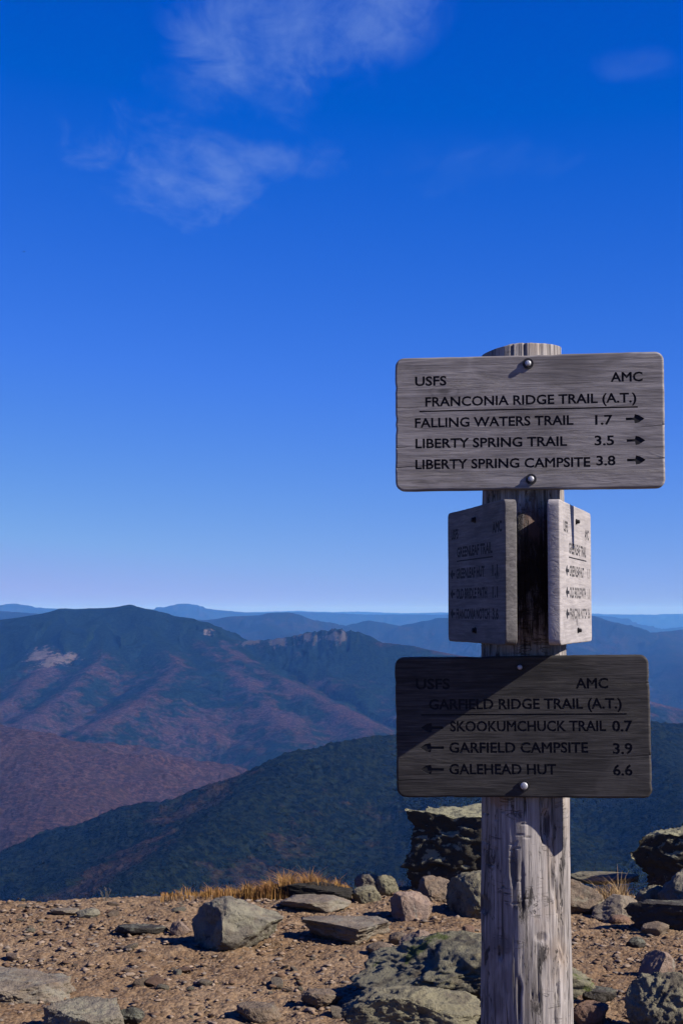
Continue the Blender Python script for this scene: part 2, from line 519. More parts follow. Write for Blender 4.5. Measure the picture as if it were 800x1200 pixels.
# photo-pixel bearings of each crest or spur with its distance in metres, then its slope
RIDGES = [
    # wooded ridge below the summit
    (ridge([(-300, 1140, 2050), (0, 1034, 2060), (70, 1010, 2070), (130, 990, 2080), (200, 958, 2100), (250, 934, 2120), (300, 909, 2150), (350, 887, 2190), (390, 872, 2240), (430, 864, 2300),
            (500, 859, 2400), (620, 852, 2500), (765, 849, 2600), (900, 852, 2700), (1200, 880, 2900)]), 0.50, 3),
    (ridge([(350, 886, 2190), (250, 965, 1850), (150, 1040, 1600)]), 0.42, 4),
    (ridge([(500, 861, 2400), (560, 930, 2000), (620, 1000, 1700)]), 0.42, 4),
    (ridge([(750, 851, 2600), (800, 930, 2100), (830, 1010, 1750)]), 0.42, 4),
    # purple slope entering from the left
    (ridge([(-300, 800, 3900), (-100, 828, 3700), (0, 851, 3500), (30, 858, 3450), (60, 868, 3400), (130, 889, 3300), (200, 914, 3250), (235, 945, 3200), (270, 990, 3150), (330, 1060, 3100)]), 0.34, 6),
    (ridge([(30, 860, 3450), (60, 930, 3000), (40, 1000, 2600)]), 0.3, 14),
    # the main mountain with its long shoulder
    (ridge([(-400, 790, 7200), (-200, 755, 6800), (-100, 738, 6500), (0, 727, 6300), (40, 721, 6200), (75, 715, 6120), (105, 713, 6080), (128, 714, 6030), (152, 710, 6000), (170, 714, 5960), (200, 722, 5900),
            (225, 735, 5850), (245, 744, 5800), (275, 751, 5800), (300, 756, 5780), (335, 759, 5700), (365, 757, 5650), (392, 756, 5600), (415, 755, 5570), (440, 753, 5540),
            (480, 757, 5500), (540, 769, 5550), (620, 784, 5600), (700, 806, 5700), (800, 832, 5800), (1000, 870, 6000)]), 0.40, 7),
    # its rocky crag
    (ridge([(285, 751, 5700), (312, 750, 5670), (340, 747, 5640), (360, 742, 5610), (380, 739.5, 5580), (400, 738.5, 5560), (418, 741, 5550), (436, 747, 5545)]), 1.25, 2),
    (ridge([(152, 711, 6000), (180, 748, 5650), (212, 780, 5300), (180, 812, 4950), (110, 852, 4550)]), 0.42, 7),
    (ridge([(210, 728, 5880), (262, 775, 5400), (300, 810, 5050), (335, 852, 4650)]), 0.42, 7),
    (ridge([(245, 744, 5800), (300, 782, 5350), (370, 815, 5000), (432, 848, 4700)]), 0.42, 7),
    (ridge([(340, 749, 5700), (375, 800, 5300), (440, 828, 5100), (500, 850, 4900)]), 0.42, 7),
    (ridge([(75, 716, 6120), (62, 775, 5500), (20, 815, 5100), (-40, 850, 4800)]), 0.42, 7),
    (ridge([(128, 715, 6030), (120, 770, 5450), (70, 820, 4950), (30, 845, 4700)]), 0.42, 7),
    (ridge([(620, 785, 5600), (700, 840, 4900), (780, 880, 4400)]), 0.4, 14),
    # farther blue ranges
    (ridge([(-300, 716, 13500), (-80, 713, 13200), (0, 716, 13000), (80, 722, 12500), (185, 727, 12200), (250, 726, 12000), (272, 722, 11900), (300, 721, 11900), (318, 718, 11850), (335, 718, 11850), (352, 724, 11850), (368, 730, 11900), (395, 737, 12000),
            (415, 731, 12200), (432, 727, 12300), (448, 729, 12300), (470, 733, 12300), (495, 728, 12200), (520, 724, 12100), (600, 716, 12000), (660, 716, 12000), (695, 722, 12000),
            (720, 734, 12000), (745, 742, 12000), (775, 741, 12200), (800, 738, 12400), (900, 730, 13000), (1100, 735, 13000)]), 0.33, 6),
    (ridge([(300, 724, 11900), (360, 760, 10000), (420, 790, 8800)]), 0.33, 6),
    (ridge([(600, 720, 12000), (660, 760, 10000), (700, 790, 8800)]), 0.33, 6),
    (ridge([(775, 742, 12200), (790, 775, 10000), (830, 800, 8500)]), 0.33, 6),
    # palest skyline
    (ridge([(-300, 712, 22000), (-60, 709, 22000), (-20, 711, 22000), (0, 709, 22000), (14, 707, 22000), (35, 711, 22000), (70, 713, 22000), (120, 716, 22000), (185, 715, 22000), (200, 711, 22000), (216, 707, 22000),
            (232, 711, 22000), (260, 715, 22000), (300, 718, 22000), (360, 717, 22000), (430, 720, 22000), (500, 720, 22000), (650, 719, 22000), (700, 721, 22000), (725, 727, 22000), (745, 731, 22000), (775, 737, 22000),
            (800, 734, 22000), (1100, 725, 22000)]), 0.25, 5),
    (ridge([(-500, 718, 32000), (60, 718.5, 32000), (120, 717, 32000), (180, 718.5, 32000), (260, 718, 32000), (320, 716.5, 32000), (350, 715.5, 32000), (375, 717, 32000), (420, 716.5, 32000), (470, 718.5, 32000), (520, 717.5, 32000), (700, 719, 32000), (740, 720, 32000), (800, 719, 32000), (1300, 717, 32000)]), 0.25, 5),
]


def terrain_z(x, y):
    """height of the mountains at world points, by the distance to their crest lines"""
    n = len(x)
    wx = x + 60 * perlin(np.stack([x / 420, y / 420, np.full(n, 3.3)], -1))
    wy = y + 60 * perlin(np.stack([x / 420, y / 420, np.full(n, 8.1)], -1))
    H = np.full(n, -900.0)
    D = np.full(n, 1e9)
    for pts, slope, soft in RIDGES:
        h = np.full(n, -1e4)
        dd = np.full(n, 1e9)
        for a, b in zip(pts[:-1], pts[1:]):
            ab = b[:2] - a[:2]
            L2 = float(ab @ ab)
            # near a crest the unwarped position decides, so the skyline keeps its line
            tt = np.clip(((x - a[0]) * ab[0] + (y - a[1]) * ab[1]) / L2, 0, 1)
            d0 = np.hypot(x - a[0] - tt * ab[0], y - a[1] - tt * ab[1])
            t2 = np.clip(((wx - a[0]) * ab[0] + (wy - a[1]) * ab[1]) / L2, 0, 1)
            d1 = np.hypot(wx - a[0] - t2 * ab[0], wy - a[1] - t2 * ab[1])
            w = np.clip(d0 / 250, 0, 1)
            d = d0 * (1 - w) + d1 * w
            tm = tt * (1 - w) + t2 * w
            z = a[2] + tm * (b[2] - a[2])
            hh = z - slope * d * d / (d + soft * 6) * (1 + 0.25 * np.exp(-d / 300))
            up = hh > h
            h[up] = hh[up]
            dd[up] = d[up]
        k = 10.0
        mx = np.maximum(H, h)
        H2 = mx + k * np.log(np.exp((H - mx) / k) + np.exp((h - mx) / k))
        D = np.where(h > H, dd, D)
        H = H2
    return H, D


def split_r(th):
    px = 400 + np.tan(th) * FPX
    return np.interp(px, [-300, 0, 130, 250, 350, 430, 620, 800, 1100], [2380, 2390, 2410, 2460, 2530, 2650, 2840, 2940, 3200])


def terrain(name, rr, cols, label, veg):
    rows = rr[:, 0]
    th = np.broadcast_to(cols[None, :], rr.shape)
    x = (rr * np.sin(th)).ravel()
    y = (rr * np.cos(th)).ravel()
    h, d = terrain_z(x, y)
    P = np.stack([x, y, np.zeros_like(x)], -1)
    amp = np.clip(d * 0.16, 0, 55)
    big = fbm(P / 520, 4, 0.5, True)
    h = h + amp * (big - 0.6) * 0.75
    r_ = rr.ravel()
    h = h + np.clip(d / 60, 0.15, 1) * 7 * fbm(P / 95, 3)
    crag = np.exp(-(((x + 60) / 190) ** 2)) * np.exp(-((r_ - 5560) / 170) ** 2)
    h = h + crag * 12 * fbm(np.stack([x / 34, y / 150, x * 0], -1), 3, 0.6, True) * np.clip(d / 15, 0.25, 1)
    can = np.clip(2.2 - r_ / 2000, 0.25, 1.5)
    h = h + can * (3.2 * np.abs(perlin(P / 13)) + 2.2 * perlin(P / 7.0))
    # own summit falls away under the viewer
    own = -6 - 0.47 * r_
    wn = np.clip((r_ - 1150) / 150, 0, 1)
    h = own * (1 - wn) + h * wn
    V = np.stack([x, y, h], -1)
    me = np_mesh(name, V, grid_faces(len(rr), len(cols)), True)
    g = fbm(P / 300, 4)
    g2 = fbm(P / 60, 3)
    at_ = me.attributes.new('hardwood', 'FLOAT', 'POINT')
    at_.data.foreach_set('value', veg(x, y, h, d, g, g2, big).astype(np.float32))
    return me


def forest_mat(name, spruce, spruce2, bare, bare2, rock=None, mottle=1.0):
    m, t, b = new_mat(name)
    co = t.nodes.new('ShaderNodeNewGeometry').outputs['Position']
    at_ = N(t, 'ShaderNodeAttribute', attribute_name='hardwood')
    n1 = noise(t, co, 1 / 11.0, 4, 0.8)
    n2 = noise(t, co, 1 / 70.0, 5, 0.65)
    n3 = noise(t, co, 1 / 28.0, 4, 0.7)
    spruce, spruce2, bare, bare2 = dim(spruce, 0.36), dim(spruce2, 0.36), dim(bare, 0.4), dim(bare2, 0.4)
    s = mix(t, maprange(t, n1, 0.44, 0.6), tuple(x * 0.55 for x in spruce), tuple(x * 1.35 for x in spruce2))
    h = mix(t, maprange(t, n1, 0.44, 0.6), tuple(x * 0.6 for x in bare), tuple(x * 1.3 for x in bare2))
    h = mix(t, maprange(t, n2, 0.5, 0.62, 0, 0.5), h, (bare[0] * 0.9, bare[1] * 1.1, bare[2] * 0.8))
    f = math_node(t, 'ADD', at_.outputs['Fac'], math_node(t, 'MULTIPLY', math_node(t, 'SUBTRACT', n2, 0.5), 1.6 * mottle))
    f = math_node(t, 'ADD', f, math_node(t, 'MULTIPLY', math_node(t, 'SUBTRACT', n3, 0.5), 1.5 * mottle))
    c = mix(t, maprange(t, f, 0.35, 0.75), s, h)
    if rock:
        for (px, py, d, rx) in rock:
            p = ridge([(px, py, d)])[0]
            sb = N(t, 'ShaderNodeVectorMath', operation='SUBTRACT')
            t.links.new(co, sb.inputs[0])
            sb.inputs[1].default_value = tuple(p)
            ln = N(t, 'ShaderNodeVectorMath', operation='LENGTH')
            t.links.new(mapped(t, sb.outputs[0], scale=(1 / rx, 0.35 / rx, 1.8 / rx)), ln.inputs[0])
            dd = math_node(t, 'ADD', ln.outputs['Value'], math_node(t, 'MULTIPLY', math_node(t, 'SUBTRACT', n3, 0.5), 4.0))
            c = mix(t, maprange(t, dd, 0.9, 0.6, 0, 0.9 if d > 5510 and px < 290 else 0.55), c, mix(t, n1, (0.06, 0.046, 0.04), (0.11, 0.088, 0.076)))
    t.links.new(c, b.inputs['Base Color'])
    hh = math_node(t, 'ADD', n1, math_node(t, 'MULTIPLY', n3, 1.5))
    bump(t, b, hh, 1.0 if mottle == 1.0 else 0.6, 7.0)
    b.inputs['Roughness'].default_value = 1.0
    b.inputs['Specular IOR Level'].default_value = 0.0
    return m


cols = np.concatenate([np.linspace(-0.75, -0.262, 26)[:-1], np.linspace(-0.262, 0.262, 640), np.linspace(0.262, 0.75, 26)[1:]])
SP = split_r(cols)[None, :]
nr_ = np.linspace(0, 1, 250)[:, None]
r1 = np.concatenate([np.broadcast_to(np.geomspace(40, 1250, 26)[:-1, None], (25, len(cols))), 1250 + nr_ * (SP - 1250)])
nm_r = np.linspace(0, 1, 340)[:, None]
r2 = SP + nm_r * (7400 - SP)
r3 = np.broadcast_to(np.concatenate([np.linspace(7400, 13500, 90)[:-1], np.linspace(13500, 34000, 190)])[:, None], (279, len(cols)))


def veg_near(x, y, h, d, g, g2, big):
    crest = np.exp(-((d - 95) / 55.0) ** 2) * 0.55 * np.clip((60 - x) / 160, 0, 1)
    return 0.05 + 0.26 * g + crest + 0.15 * g2 - 0.2 * np.clip(1 - d / 25, 0, 1)


def veg_mid(x, y, h, d, g, g2, big):
    r_ = np.hypot(x, y)
    low = np.clip((-150 - h) / 360, -0.2, 0.45)
    left = np.clip((4100 - r_) / 300, 0, 1) * np.clip((300 - x) / 300, 0, 1) * 0.6
    spur = np.exp(-(d / 50.0) ** 2) * np.clip((-90 - h) / 60, 0, 1) * 0.42
    alpine = np.exp(-(d / 55.0) ** 2) * np.clip((h + 175) / 60, 0, 1) * np.clip((x + 620) / 120, 0, 1) * 0.35
    return 0.02 + low + left + 0.3 * g + 0.18 * g2 + spur + alpine


def veg_far(x, y, h, d, g, g2, big):
    return 0.35 + 0.3 * g


m_near = forest_mat('dark spruce forest', (0.006, 0.011, 0.006), (0.021, 0.029, 0.012), (0.048, 0.028, 0.021), (0.082, 0.052, 0.036))
m_mid = forest_mat('mixed late autumn forest', (0.006, 0.016, 0.012), (0.016, 0.032, 0.020), (0.070, 0.037, 0.039), (0.100, 0.060, 0.054), mottle=0.8,
                   rock=[(47, 768, 5620, 55), (62, 777, 5550, 55), (80, 772, 5580, 50), (108, 757, 5700, 25), (395, 746, 5530, 48), (360, 748, 5580, 45), (325, 752, 5640, 40), (295, 752, 5690, 32), (245, 742, 5790, 26)])
m_far = forest_mat('distant forest', (0.014, 0.026, 0.018), (0.026, 0.036, 0.024), (0.05, 0.036, 0.026), (0.07, 0.05, 0.04))
hills = link('hills', terrain('hills', r1, cols, '', veg_near), m_near)
tag(hills, 'dark spruce covered ridge just beyond the summit edge', 'hills', kind='structure')
mountain = link('mountain', terrain('mountain', r2, cols, '', veg_mid), m_mid)
tag(mountain, 'long rounded mountain with brown and green forested slopes', 'mountain', kind='structure')
ranges = link('distant_mountains', terrain('distant_mountains', r3, cols, '', veg_far), m_far)
tag(ranges, 'pale blue mountain ranges along the horizon', 'mountains', kind='structure')

# haze: the air between the summit and the far ranges
bmh = bmesh.new()
bmesh.ops.create_cube(bmh, size=1.0)
for v in bmh.verts:
    v.co = Vector((v.co.x * 76000, 2000 + v.co.y * 72000, -1200 if v.co.z < 0 else 140))
mh = bpy.data.meshes.new('haze')
bmh.to_mesh(mh)
bmh.free()
HM = bpy.data.materials.new('blue air')
HM.use_nodes = True
ht = HM.node_tree
ht.nodes.clear()
pv = N(ht, 'ShaderNodeVolumePrincipled')
pv.inputs['Color'].default_value = (0.10, 0.34, 1.0, 1)
pv.inputs['Absorption Color'].default_value = (1, 1, 1, 1)
pv.inputs['Density'].default_value = 3.75e-5
pv.inputs['Anisotropy'].default_value = 0.0
ho = N(ht, 'ShaderNodeOutputMaterial')
ht.links.new(pv.outputs[0], ho.inputs['Volume'])
haze = link('haze', mh, HM)
tag(haze, 'thin blue haze in the air over the valleys', 'haze', kind='stuff')

# ------------------------------------------------------------------ the signpost
PX, PY = 0.467, 3.95
post_root = bpy.data.objects.new('trail_signpost', None)
COL.objects.link(post_root)
post_root.location = (PX, PY, gz(PX, PY))
tag(post_root, 'weathered round wooden post carrying four carved grey trail sign boards', 'signpost')
ROOT_Z = post_root.location.z
TOP_Z = at(613, 408, PY).z

# the post: a log with fissures, gouges and knots
NA, NZ = 220, 620
za = np.concatenate([np.linspace(-0.25, 0.55, 40)[:-1], np.linspace(0.55, TOP_Z - ROOT_Z, NZ - 39)])
aa = np.linspace(0, 2 * math.pi, NA, endpoint=False)
ZZ, AA = np.meshgrid(za, aa, indexing='ij')
zt = (ZZ - 0.6) / (TOP_Z - 0.6)
rad = 0.1155 - 0.0135 * np.clip(zt, -0.5, 1)
ca, sa = np.cos(AA), np.sin(AA)
P3 = np.stack([ca * 0.11, sa * 0.11, ZZ], -1).reshape(-1, 3)
rad = rad + (0.0055 * perlin(P3 * np.array([8, 8, 2.2])) + 0.003 * perlin(P3 * np.array([17, 17, 6.0]))).reshape(rad.shape)
rad = rad + (0.0012 * fbm(P3 * np.array([60, 60, 3.0]), 3)).reshape(rad.shape)
warp = (perlin(P3 * np.array([6, 6, 2.2]) + 5) * 0.012).reshape(rad.shape)
xl = np.where(sa < 0, ca * 0.11, 9.0) + warp               # lateral position on the camera side
fis = fbm(np.stack([ca.ravel() * 0.11 * 75, sa.ravel() * 0.11 * 75, ZZ.ravel() * 1.5], -1) + 3, 3).reshape(rad.shape)
rad = rad - 0.005 * np.clip(1 - np.abs(fis) / 0.05, 0, 1) * np.clip(perlin(P3 * np.array([9, 9, 2.5]) + 11) * 3, 0, 1).reshape(rad.shape)


def lz(py):
    return at(613, py, PY - 0.11).z - ROOT_Z


def gouge(px, py, w, h, depth):
    global rad
    x0 = at(px, py, PY - 0.08).x - PX
    z0 = lz(py)
    e = ((xl - x0) / w) ** 2 + ((ZZ - z0) / h) ** 2
    e = e * (1 + 0.5 * fis)
    rad = rad - depth * np.clip(1.35 - e, 0, 1)


for g in ((640, 968, 0.010, 0.032, 0.012), (655, 1104, 0.006, 0.045, 0.014), (659, 1100, 0.0035, 0.05, 0.010), (650, 1160, 0.003, 0.06, 0.009), (647, 1185, 0.004, 0.05, 0.010),
          (653, 1055, 0.005, 0.05, 0.008), (659, 1040, 0.004, 0.05, 0.007), (648, 1030, 0.004, 0.05, 0.006), (601, 1015, 0.006, 0.05, 0.007), (611, 1040, 0.004, 0.06, 0.006),
          (571, 1068, 0.010, 0.02, 0.006), (586, 1120, 0.006, 0.02, 0.005), (632, 1099, 0.012, 0.012, 0.004), (605, 1175, 0.004, 0.06, 0.006), (628, 1150, 0.0025, 0.1, 0.005),
          (603, 575, 0.0035, 0.05, 0.010), (615, 407, 0.003, 0.04, 0.008), (634, 410, 0.002, 0.04, 0.006), (600, 407, 0.003, 0.03, 0.006), (617, 582, 0.010, 0.012, 0.006)):
    gouge(*g)
# short checks across the grain
for k in range(26):
    gouge(random.uniform(565, 625), random.uniform(945, 1060), random.uniform(0.004, 0.012), 0.0016, 0.004)
X3, Y3 = ca * rad, sa * rad
verts = np.stack([X3, Y3, ZZ], -1)
# chisel-cut, slightly crowned top
capr = np.linspace(1, 0, 9)[1:]
ring = verts[-1]
caps = []
for q_ in capr:
    c_ = ring.copy()
    c_[:, :2] *= q_
    c_[:, 2] = TOP_Z - ROOT_Z + 0.006 * (1 - q_ ** 3) + 0.0025 * perlin(np.stack([c_[:, 0] * 50, c_[:, 1] * 50, c_[:, 0] * 0], -1))
    caps.append(c_)
allv = np.concatenate([verts.reshape(-1, 3), np.concatenate(caps)])
# the worn top rounds off towards the left
sh_ = 0.020 * np.clip(-allv[:, 0] / 0.1 - 0.05, 0, 1) ** 1.6 + 0.004 * np.clip(-allv[:, 1] / 0.1, 0, 1)
allv[:, 2] -= sh_ * np.clip((allv[:, 2] - (TOP_Z - ROOT_Z - 0.07)) / 0.07, 0, 1) ** 2
nr = NZ + len(capr)
i_ = np.arange(nr - 1)[:, None] * NA + np.arange(NA)[None, :]
j_ = np.arange(nr - 1)[:, None] * NA + ((np.arange(NA) + 1) % NA)[None, :]
pf = np.stack([i_, j_, j_ + NA, i_ + NA], -1).reshape(-1, 4)
DK = (0.03, 0.026, 0.026)
st = []
for (px, py, rx, rz, col, k) in ((628, 668, 0.085, 0.19, (0.016, 0.010, 0.008), 0.97), (625, 610, 0.03, 0.06, (0.16, 0.10, 0.075), 0.5), (640, 968, 0.012, 0.035, DK, 0.8), (601, 1020, 0.010, 0.06, DK, 0.6),  # first: dark brown stain, blackened to paint in the shade between the side boards
                                 (571, 1068, 0.016, 0.026, DK, 0.7), (590, 1110, 0.028, 0.03, (0.07, 0.062, 0.062), 0.6), (632, 1099, 0.010, 0.010, (0.09, 0.075, 0.07), 0.8),
                                 (600, 1150, 0.03, 0.05, (0.085, 0.075, 0.075), 0.5), (582, 1182, 0.02, 0.04, (0.075, 0.066, 0.065), 0.5), (585, 940, 0.02, 0.02, (0.2, 0.11, 0.06), 0.5)):
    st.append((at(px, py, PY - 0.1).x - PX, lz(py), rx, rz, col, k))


def post_mat(stain_shade):
    """silvered log: pale wood with dark grain, black splits, checks across the grain, flaked patches"""
    m, t, b = new_mat('silvered post wood')
    co = t.nodes.new('ShaderNodeTexCoord').outputs['Object']
    g1 = noise(t, mapped(t, co, scale=(55, 55, 2.2)), 1.6, 8, 0.72, 0.35)
    g2 = noise(t, mapped(t, co, scale=(20, 20, 1.3), loc=(3, 1, 2)), 1.3, 5, 0.65, 0.6)
    big = noise(t, mapped(t, co, scale=(9, 9, 3.2), loc=(1, 5, 2)), 1.0, 5, 0.62, 0.5)
    c = mix(t, maprange(t, g1, 0.36, 0.62), dim((0.20, 0.175, 0.165)), dim((0.54, 0.49, 0.465)))
    c = mix(t, maprange(t, g2, 0.5, 0.68, 0, 0.65), c, dim((0.16, 0.14, 0.135)))
    c = mix(t, maprange(t, big, 0.50, 0.68, 0, 0.6), c, dim((0.13, 0.115, 0.112)))
    warm = noise(t, mapped(t, co, scale=(8, 8, 5), loc=(8, 1, 7)), 1.0, 3, 0.6)
    c = mix(t, maprange(t, warm, 0.58, 0.74, 0, 0.4), c, dim((0.42, 0.29, 0.19)))

    def line(scale, loc, sc, w, gate_scale, g0, g1_, detail=5):
        n = noise(t, mapped(t, co, scale=scale, loc=loc), sc, detail, 0.6, 0.6)
        ln = maprange(t, math_node(t, 'ABSOLUTE', math_node(t, 'SUBTRACT', n, 0.5)), 0.0, w, 1.0, 0.0)
        gt = maprange(t, noise(t, mapped(t, co, scale=gate_scale, loc=(loc[1], loc[0], 6)), 1.0, 3, 0.6), g0, g1_)
        return math_node(t, 'MULTIPLY', ln, gt)
    splits = line((22, 22, 0.75), (4, 2, 1), 1.1, 0.016, (12, 12, 3), 0.44, 0.56)
    checks = line((7, 7, 34), (1, 6, 3), 1.1, 0.018, (14, 14, 8), 0.54, 0.64)
    fl = noise(t, mapped(t, co, scale=(24, 24, 9), loc=(2, 8, 5)), 1.2, 8, 0.72, 0.3)
    flake = maprange(t, math_node(t, 'ADD', fl, math_node(t, 'MULTIPLY', math_node(t, 'SUBTRACT', big, 0.5), 0.5)), 0.60, 0.66, 0, 0.85)
    dark = math_node(t, 'MAXIMUM', math_node(t, 'MAXIMUM', splits, math_node(t, 'MULTIPLY', checks, 0.8)), flake)
    c = mix(t, dark, c, (0.014, 0.012, 0.012))
    for (x, z, rx, rz, col, k) in stain_shade:
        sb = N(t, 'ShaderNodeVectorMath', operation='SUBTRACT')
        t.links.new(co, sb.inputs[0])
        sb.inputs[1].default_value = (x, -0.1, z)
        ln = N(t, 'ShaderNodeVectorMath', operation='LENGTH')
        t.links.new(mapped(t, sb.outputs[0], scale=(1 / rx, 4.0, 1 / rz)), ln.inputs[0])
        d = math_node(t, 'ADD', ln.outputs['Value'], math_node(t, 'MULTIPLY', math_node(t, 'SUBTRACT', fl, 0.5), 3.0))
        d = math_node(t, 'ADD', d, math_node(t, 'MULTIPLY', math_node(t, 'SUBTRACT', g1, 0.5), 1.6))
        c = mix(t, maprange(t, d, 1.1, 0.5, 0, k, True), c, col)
    t.links.new(c, b.inputs['Base Color'])
    hgt = math_node(t, 'SUBTRACT', math_node(t, 'ADD', math_node(t, 'MULTIPLY', g1, 0.6), math_node(t, 'MULTIPLY', g2, 0.4)), math_node(t, 'MULTIPLY', dark, 0.9))
    bump(t, b, hgt, 0.8, 0.005)
    return m


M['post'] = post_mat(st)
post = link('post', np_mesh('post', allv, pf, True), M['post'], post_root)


def rounded_board(W, H, T, cr, er):
    """board centred on x and z, front face at y = -T/2, rounded corners and edges"""
    n = 6
    prof = []
    rb = random.Random(int(W * 1e4 + H * 1e5))
    for ci, (cx, cz, a0) in enumerate( ((W / 2 - cr, H / 2 - cr, 0), (-W / 2 + cr, H / 2 - cr, 90), (-W / 2 + cr, -H / 2 + cr, 180), (W / 2 - cr, -H / 2 + cr, 270))):
        for k in range(n + 1):
            a = R(a0 + 90 * k / n)
            prof.append((cx, cz, math.cos(a), math.sin(a)))
        # the long sides wander a little, worn by weather
        nx_, nz_ = [(-W / 2 + cr, H / 2 - cr), (-W / 2 + cr, -H / 2 + cr), (W / 2 - cr, -H / 2 + cr), (W / 2 - cr, H / 2 - cr)][ci]
        ca_, sa_ = round(math.cos(R(a0 + 90))), round(math.sin(R(a0 + 90)))
        m2 = 22
        for k in range(1, m2):
            u = k / m2
            e = rb.uniform(-0.0004, 0.0003) + 0.0005 * math.sin(u * 7 + ci) - (0.0018 if rb.random() < 0.04 else 0)
            prof.append((cx + (nx_ - cx) * u + ca_ * e, cz + (nz_ - cz) * u + sa_ * e, ca_, sa_))
    layers = []
    m_ = 4
    for k in range(m_ + 1):
        a = R(90 * k / m_)
        layers.append((-T / 2 + er - er * math.cos(a), cr - er + er * math.sin(a)))
    for k in range(m_ + 1):
        a = R(90 * k / m_)
        layers.append((T / 2 - er + er * math.sin(a), cr - er + er * math.cos(a)))
    bm = bmesh.new()
    rows = []
    for (y, rr) in layers:
        rows.append([bm.verts.new((cx + c_ * rr, y, cz + s_ * rr)) for (cx, cz, c_, s_) in prof])
    L = len(prof)
    for a, b_ in zip(rows[:-1], rows[1:]):
        for k in range(L):
            bm.faces.new((a[k], a[(k + 1) % L], b_[(k + 1) % L], b_[k])).smooth = True
    bm.faces.new(rows[0][::-1])
    bm.faces.new(rows[-1])
    bmesh.ops.recalc_face_normals(bm, faces=bm.faces)
    return bm


CAPS = [0.0, 0.7]


def text_mesh(body, x0, x1, z0, cap, ext, bold=0.024):
    """capital letters of the built-in typeface, fitted between x0 and x1 on the baseline z0; depth along y"""
    cu = bpy.data.curves.new('lettering', 'FONT')
    cu.body = body
    cu.size = 1.0
    cu.offset = bold
    cu.extrude = 0.5
    cu.resolution_u = 3
    o = bpy.data.objects.new('lettering', cu)
    COL.objects.link(o)
    dg = bpy.context.evaluated_depsgraph_get()
    me = bpy.data.meshes.new_from_object(o.evaluated_get(dg))
    bpy.data.objects.remove(o)
    v = np.empty(len(me.vertices) * 3)
    me.vertices.foreach_get('co', v)
    v = v.reshape(-1, 3)
    lo, hi = v[:, 0].min(), v[:, 0].max()
    x = x0 + (v[:, 0] - lo) / (hi - lo) * (x1 - x0)
    z = z0 + (v[:, 1] - CAPS[0]) * cap / (CAPS[1] - CAPS[0])
    y = -v[:, 2] * 2 * ext
    me.vertices.foreach_set('co', np.stack([x, y, z], -1).astype(np.float32).ravel())
    me.update()
    return me


_h = text_mesh('H', 0, 1, 0, 0.7, 1)
CAPS = [min(v.co.z for v in _h.vertices), max(v.co.z for v in _h.vertices)]
print('caps', CAPS)


def poly_prism(pts, ext):
    bm = bmesh.new()
    a = [bm.verts.new((x, -ext, z)) for x, z in pts]
    b_ = [bm.verts.new((x, ext, z)) for x, z in pts]
    n = len(pts)
    bm.faces.new(a)
    bm.faces.new(b_[::-1])
    for k in range(n):
        bm.faces.new((a[k], b_[k], b_[(k + 1) % n], a[(k + 1) % n]))
    bmesh.ops.recalc_face_normals(bm, faces=bm.faces)
    me = bpy.data.meshes.new('carving')
    bm.to_mesh(me)
    bm.free()
    return me


def arrow_pts(xa, xb, z, s):
    """tail at xa, tip at xb"""
    d = xb - xa
    h = 0.0108 * s
    w = 0.0031 * s
    hx = xb - math.copysign(min(0.024 * s, abs(d) * 0.52), d)
    return [(xa, z + w), (hx - d * 0.04, z + w), (hx, z + h), (hx + d * 0.2, z + h * 0.8), (xb, z), (hx + d * 0.2, z - h * 0.8), (hx, z - h), (hx - d * 0.04, z - w), (xa, z - w)]


def make_bolt(x, z, T, wr, hr, parent, dark=False):
    bm = bmesh.new()
    y0 = -T / 2

    def disc(r, y_a, y_b, seg, mi, dome=0.0):
        rings = [(r, y_a), (r, y_b + dome * 0.6), (r * 0.75, y_b + dome * 0.2), (r * 0.35, y_b)] if dome else [(r, y_a), (r, y_b)]
        vs = []
        for (rr, y) in rings:
            vs.append([bm.verts.new((x + rr * math.cos(2 * math.pi * k / seg), y, z + rr * math.sin(2 * math.pi * k / seg))) for k in range(seg)])
        fs = []
        for a, b_ in zip(vs[:-1], vs[1:]):
            for k in range(seg):
                fs.append(bm.faces.new((a[k], b_[k], b_[(k + 1) % seg], a[(k + 1) % seg])))
        fs.append(bm.faces.new(vs[-1]))
        for f in fs:
            f.material_index = mi
    disc(wr, y0 + 0.001, y0 - 0.0035, 24, 1)
    disc(hr, y0 - 0.003, y0 - 0.011, 16, 0, 0.004)
    bmesh.ops.recalc_face_normals(bm, faces=bm.faces)
    me = bpy.data.meshes.new('bolt')
    bm.to_mesh(me)
    bm.free()
    o = link('bolt', me, M['washer'] if dark else M['bolt'], parent)
    me.materials.append(M['washer'])
    return o


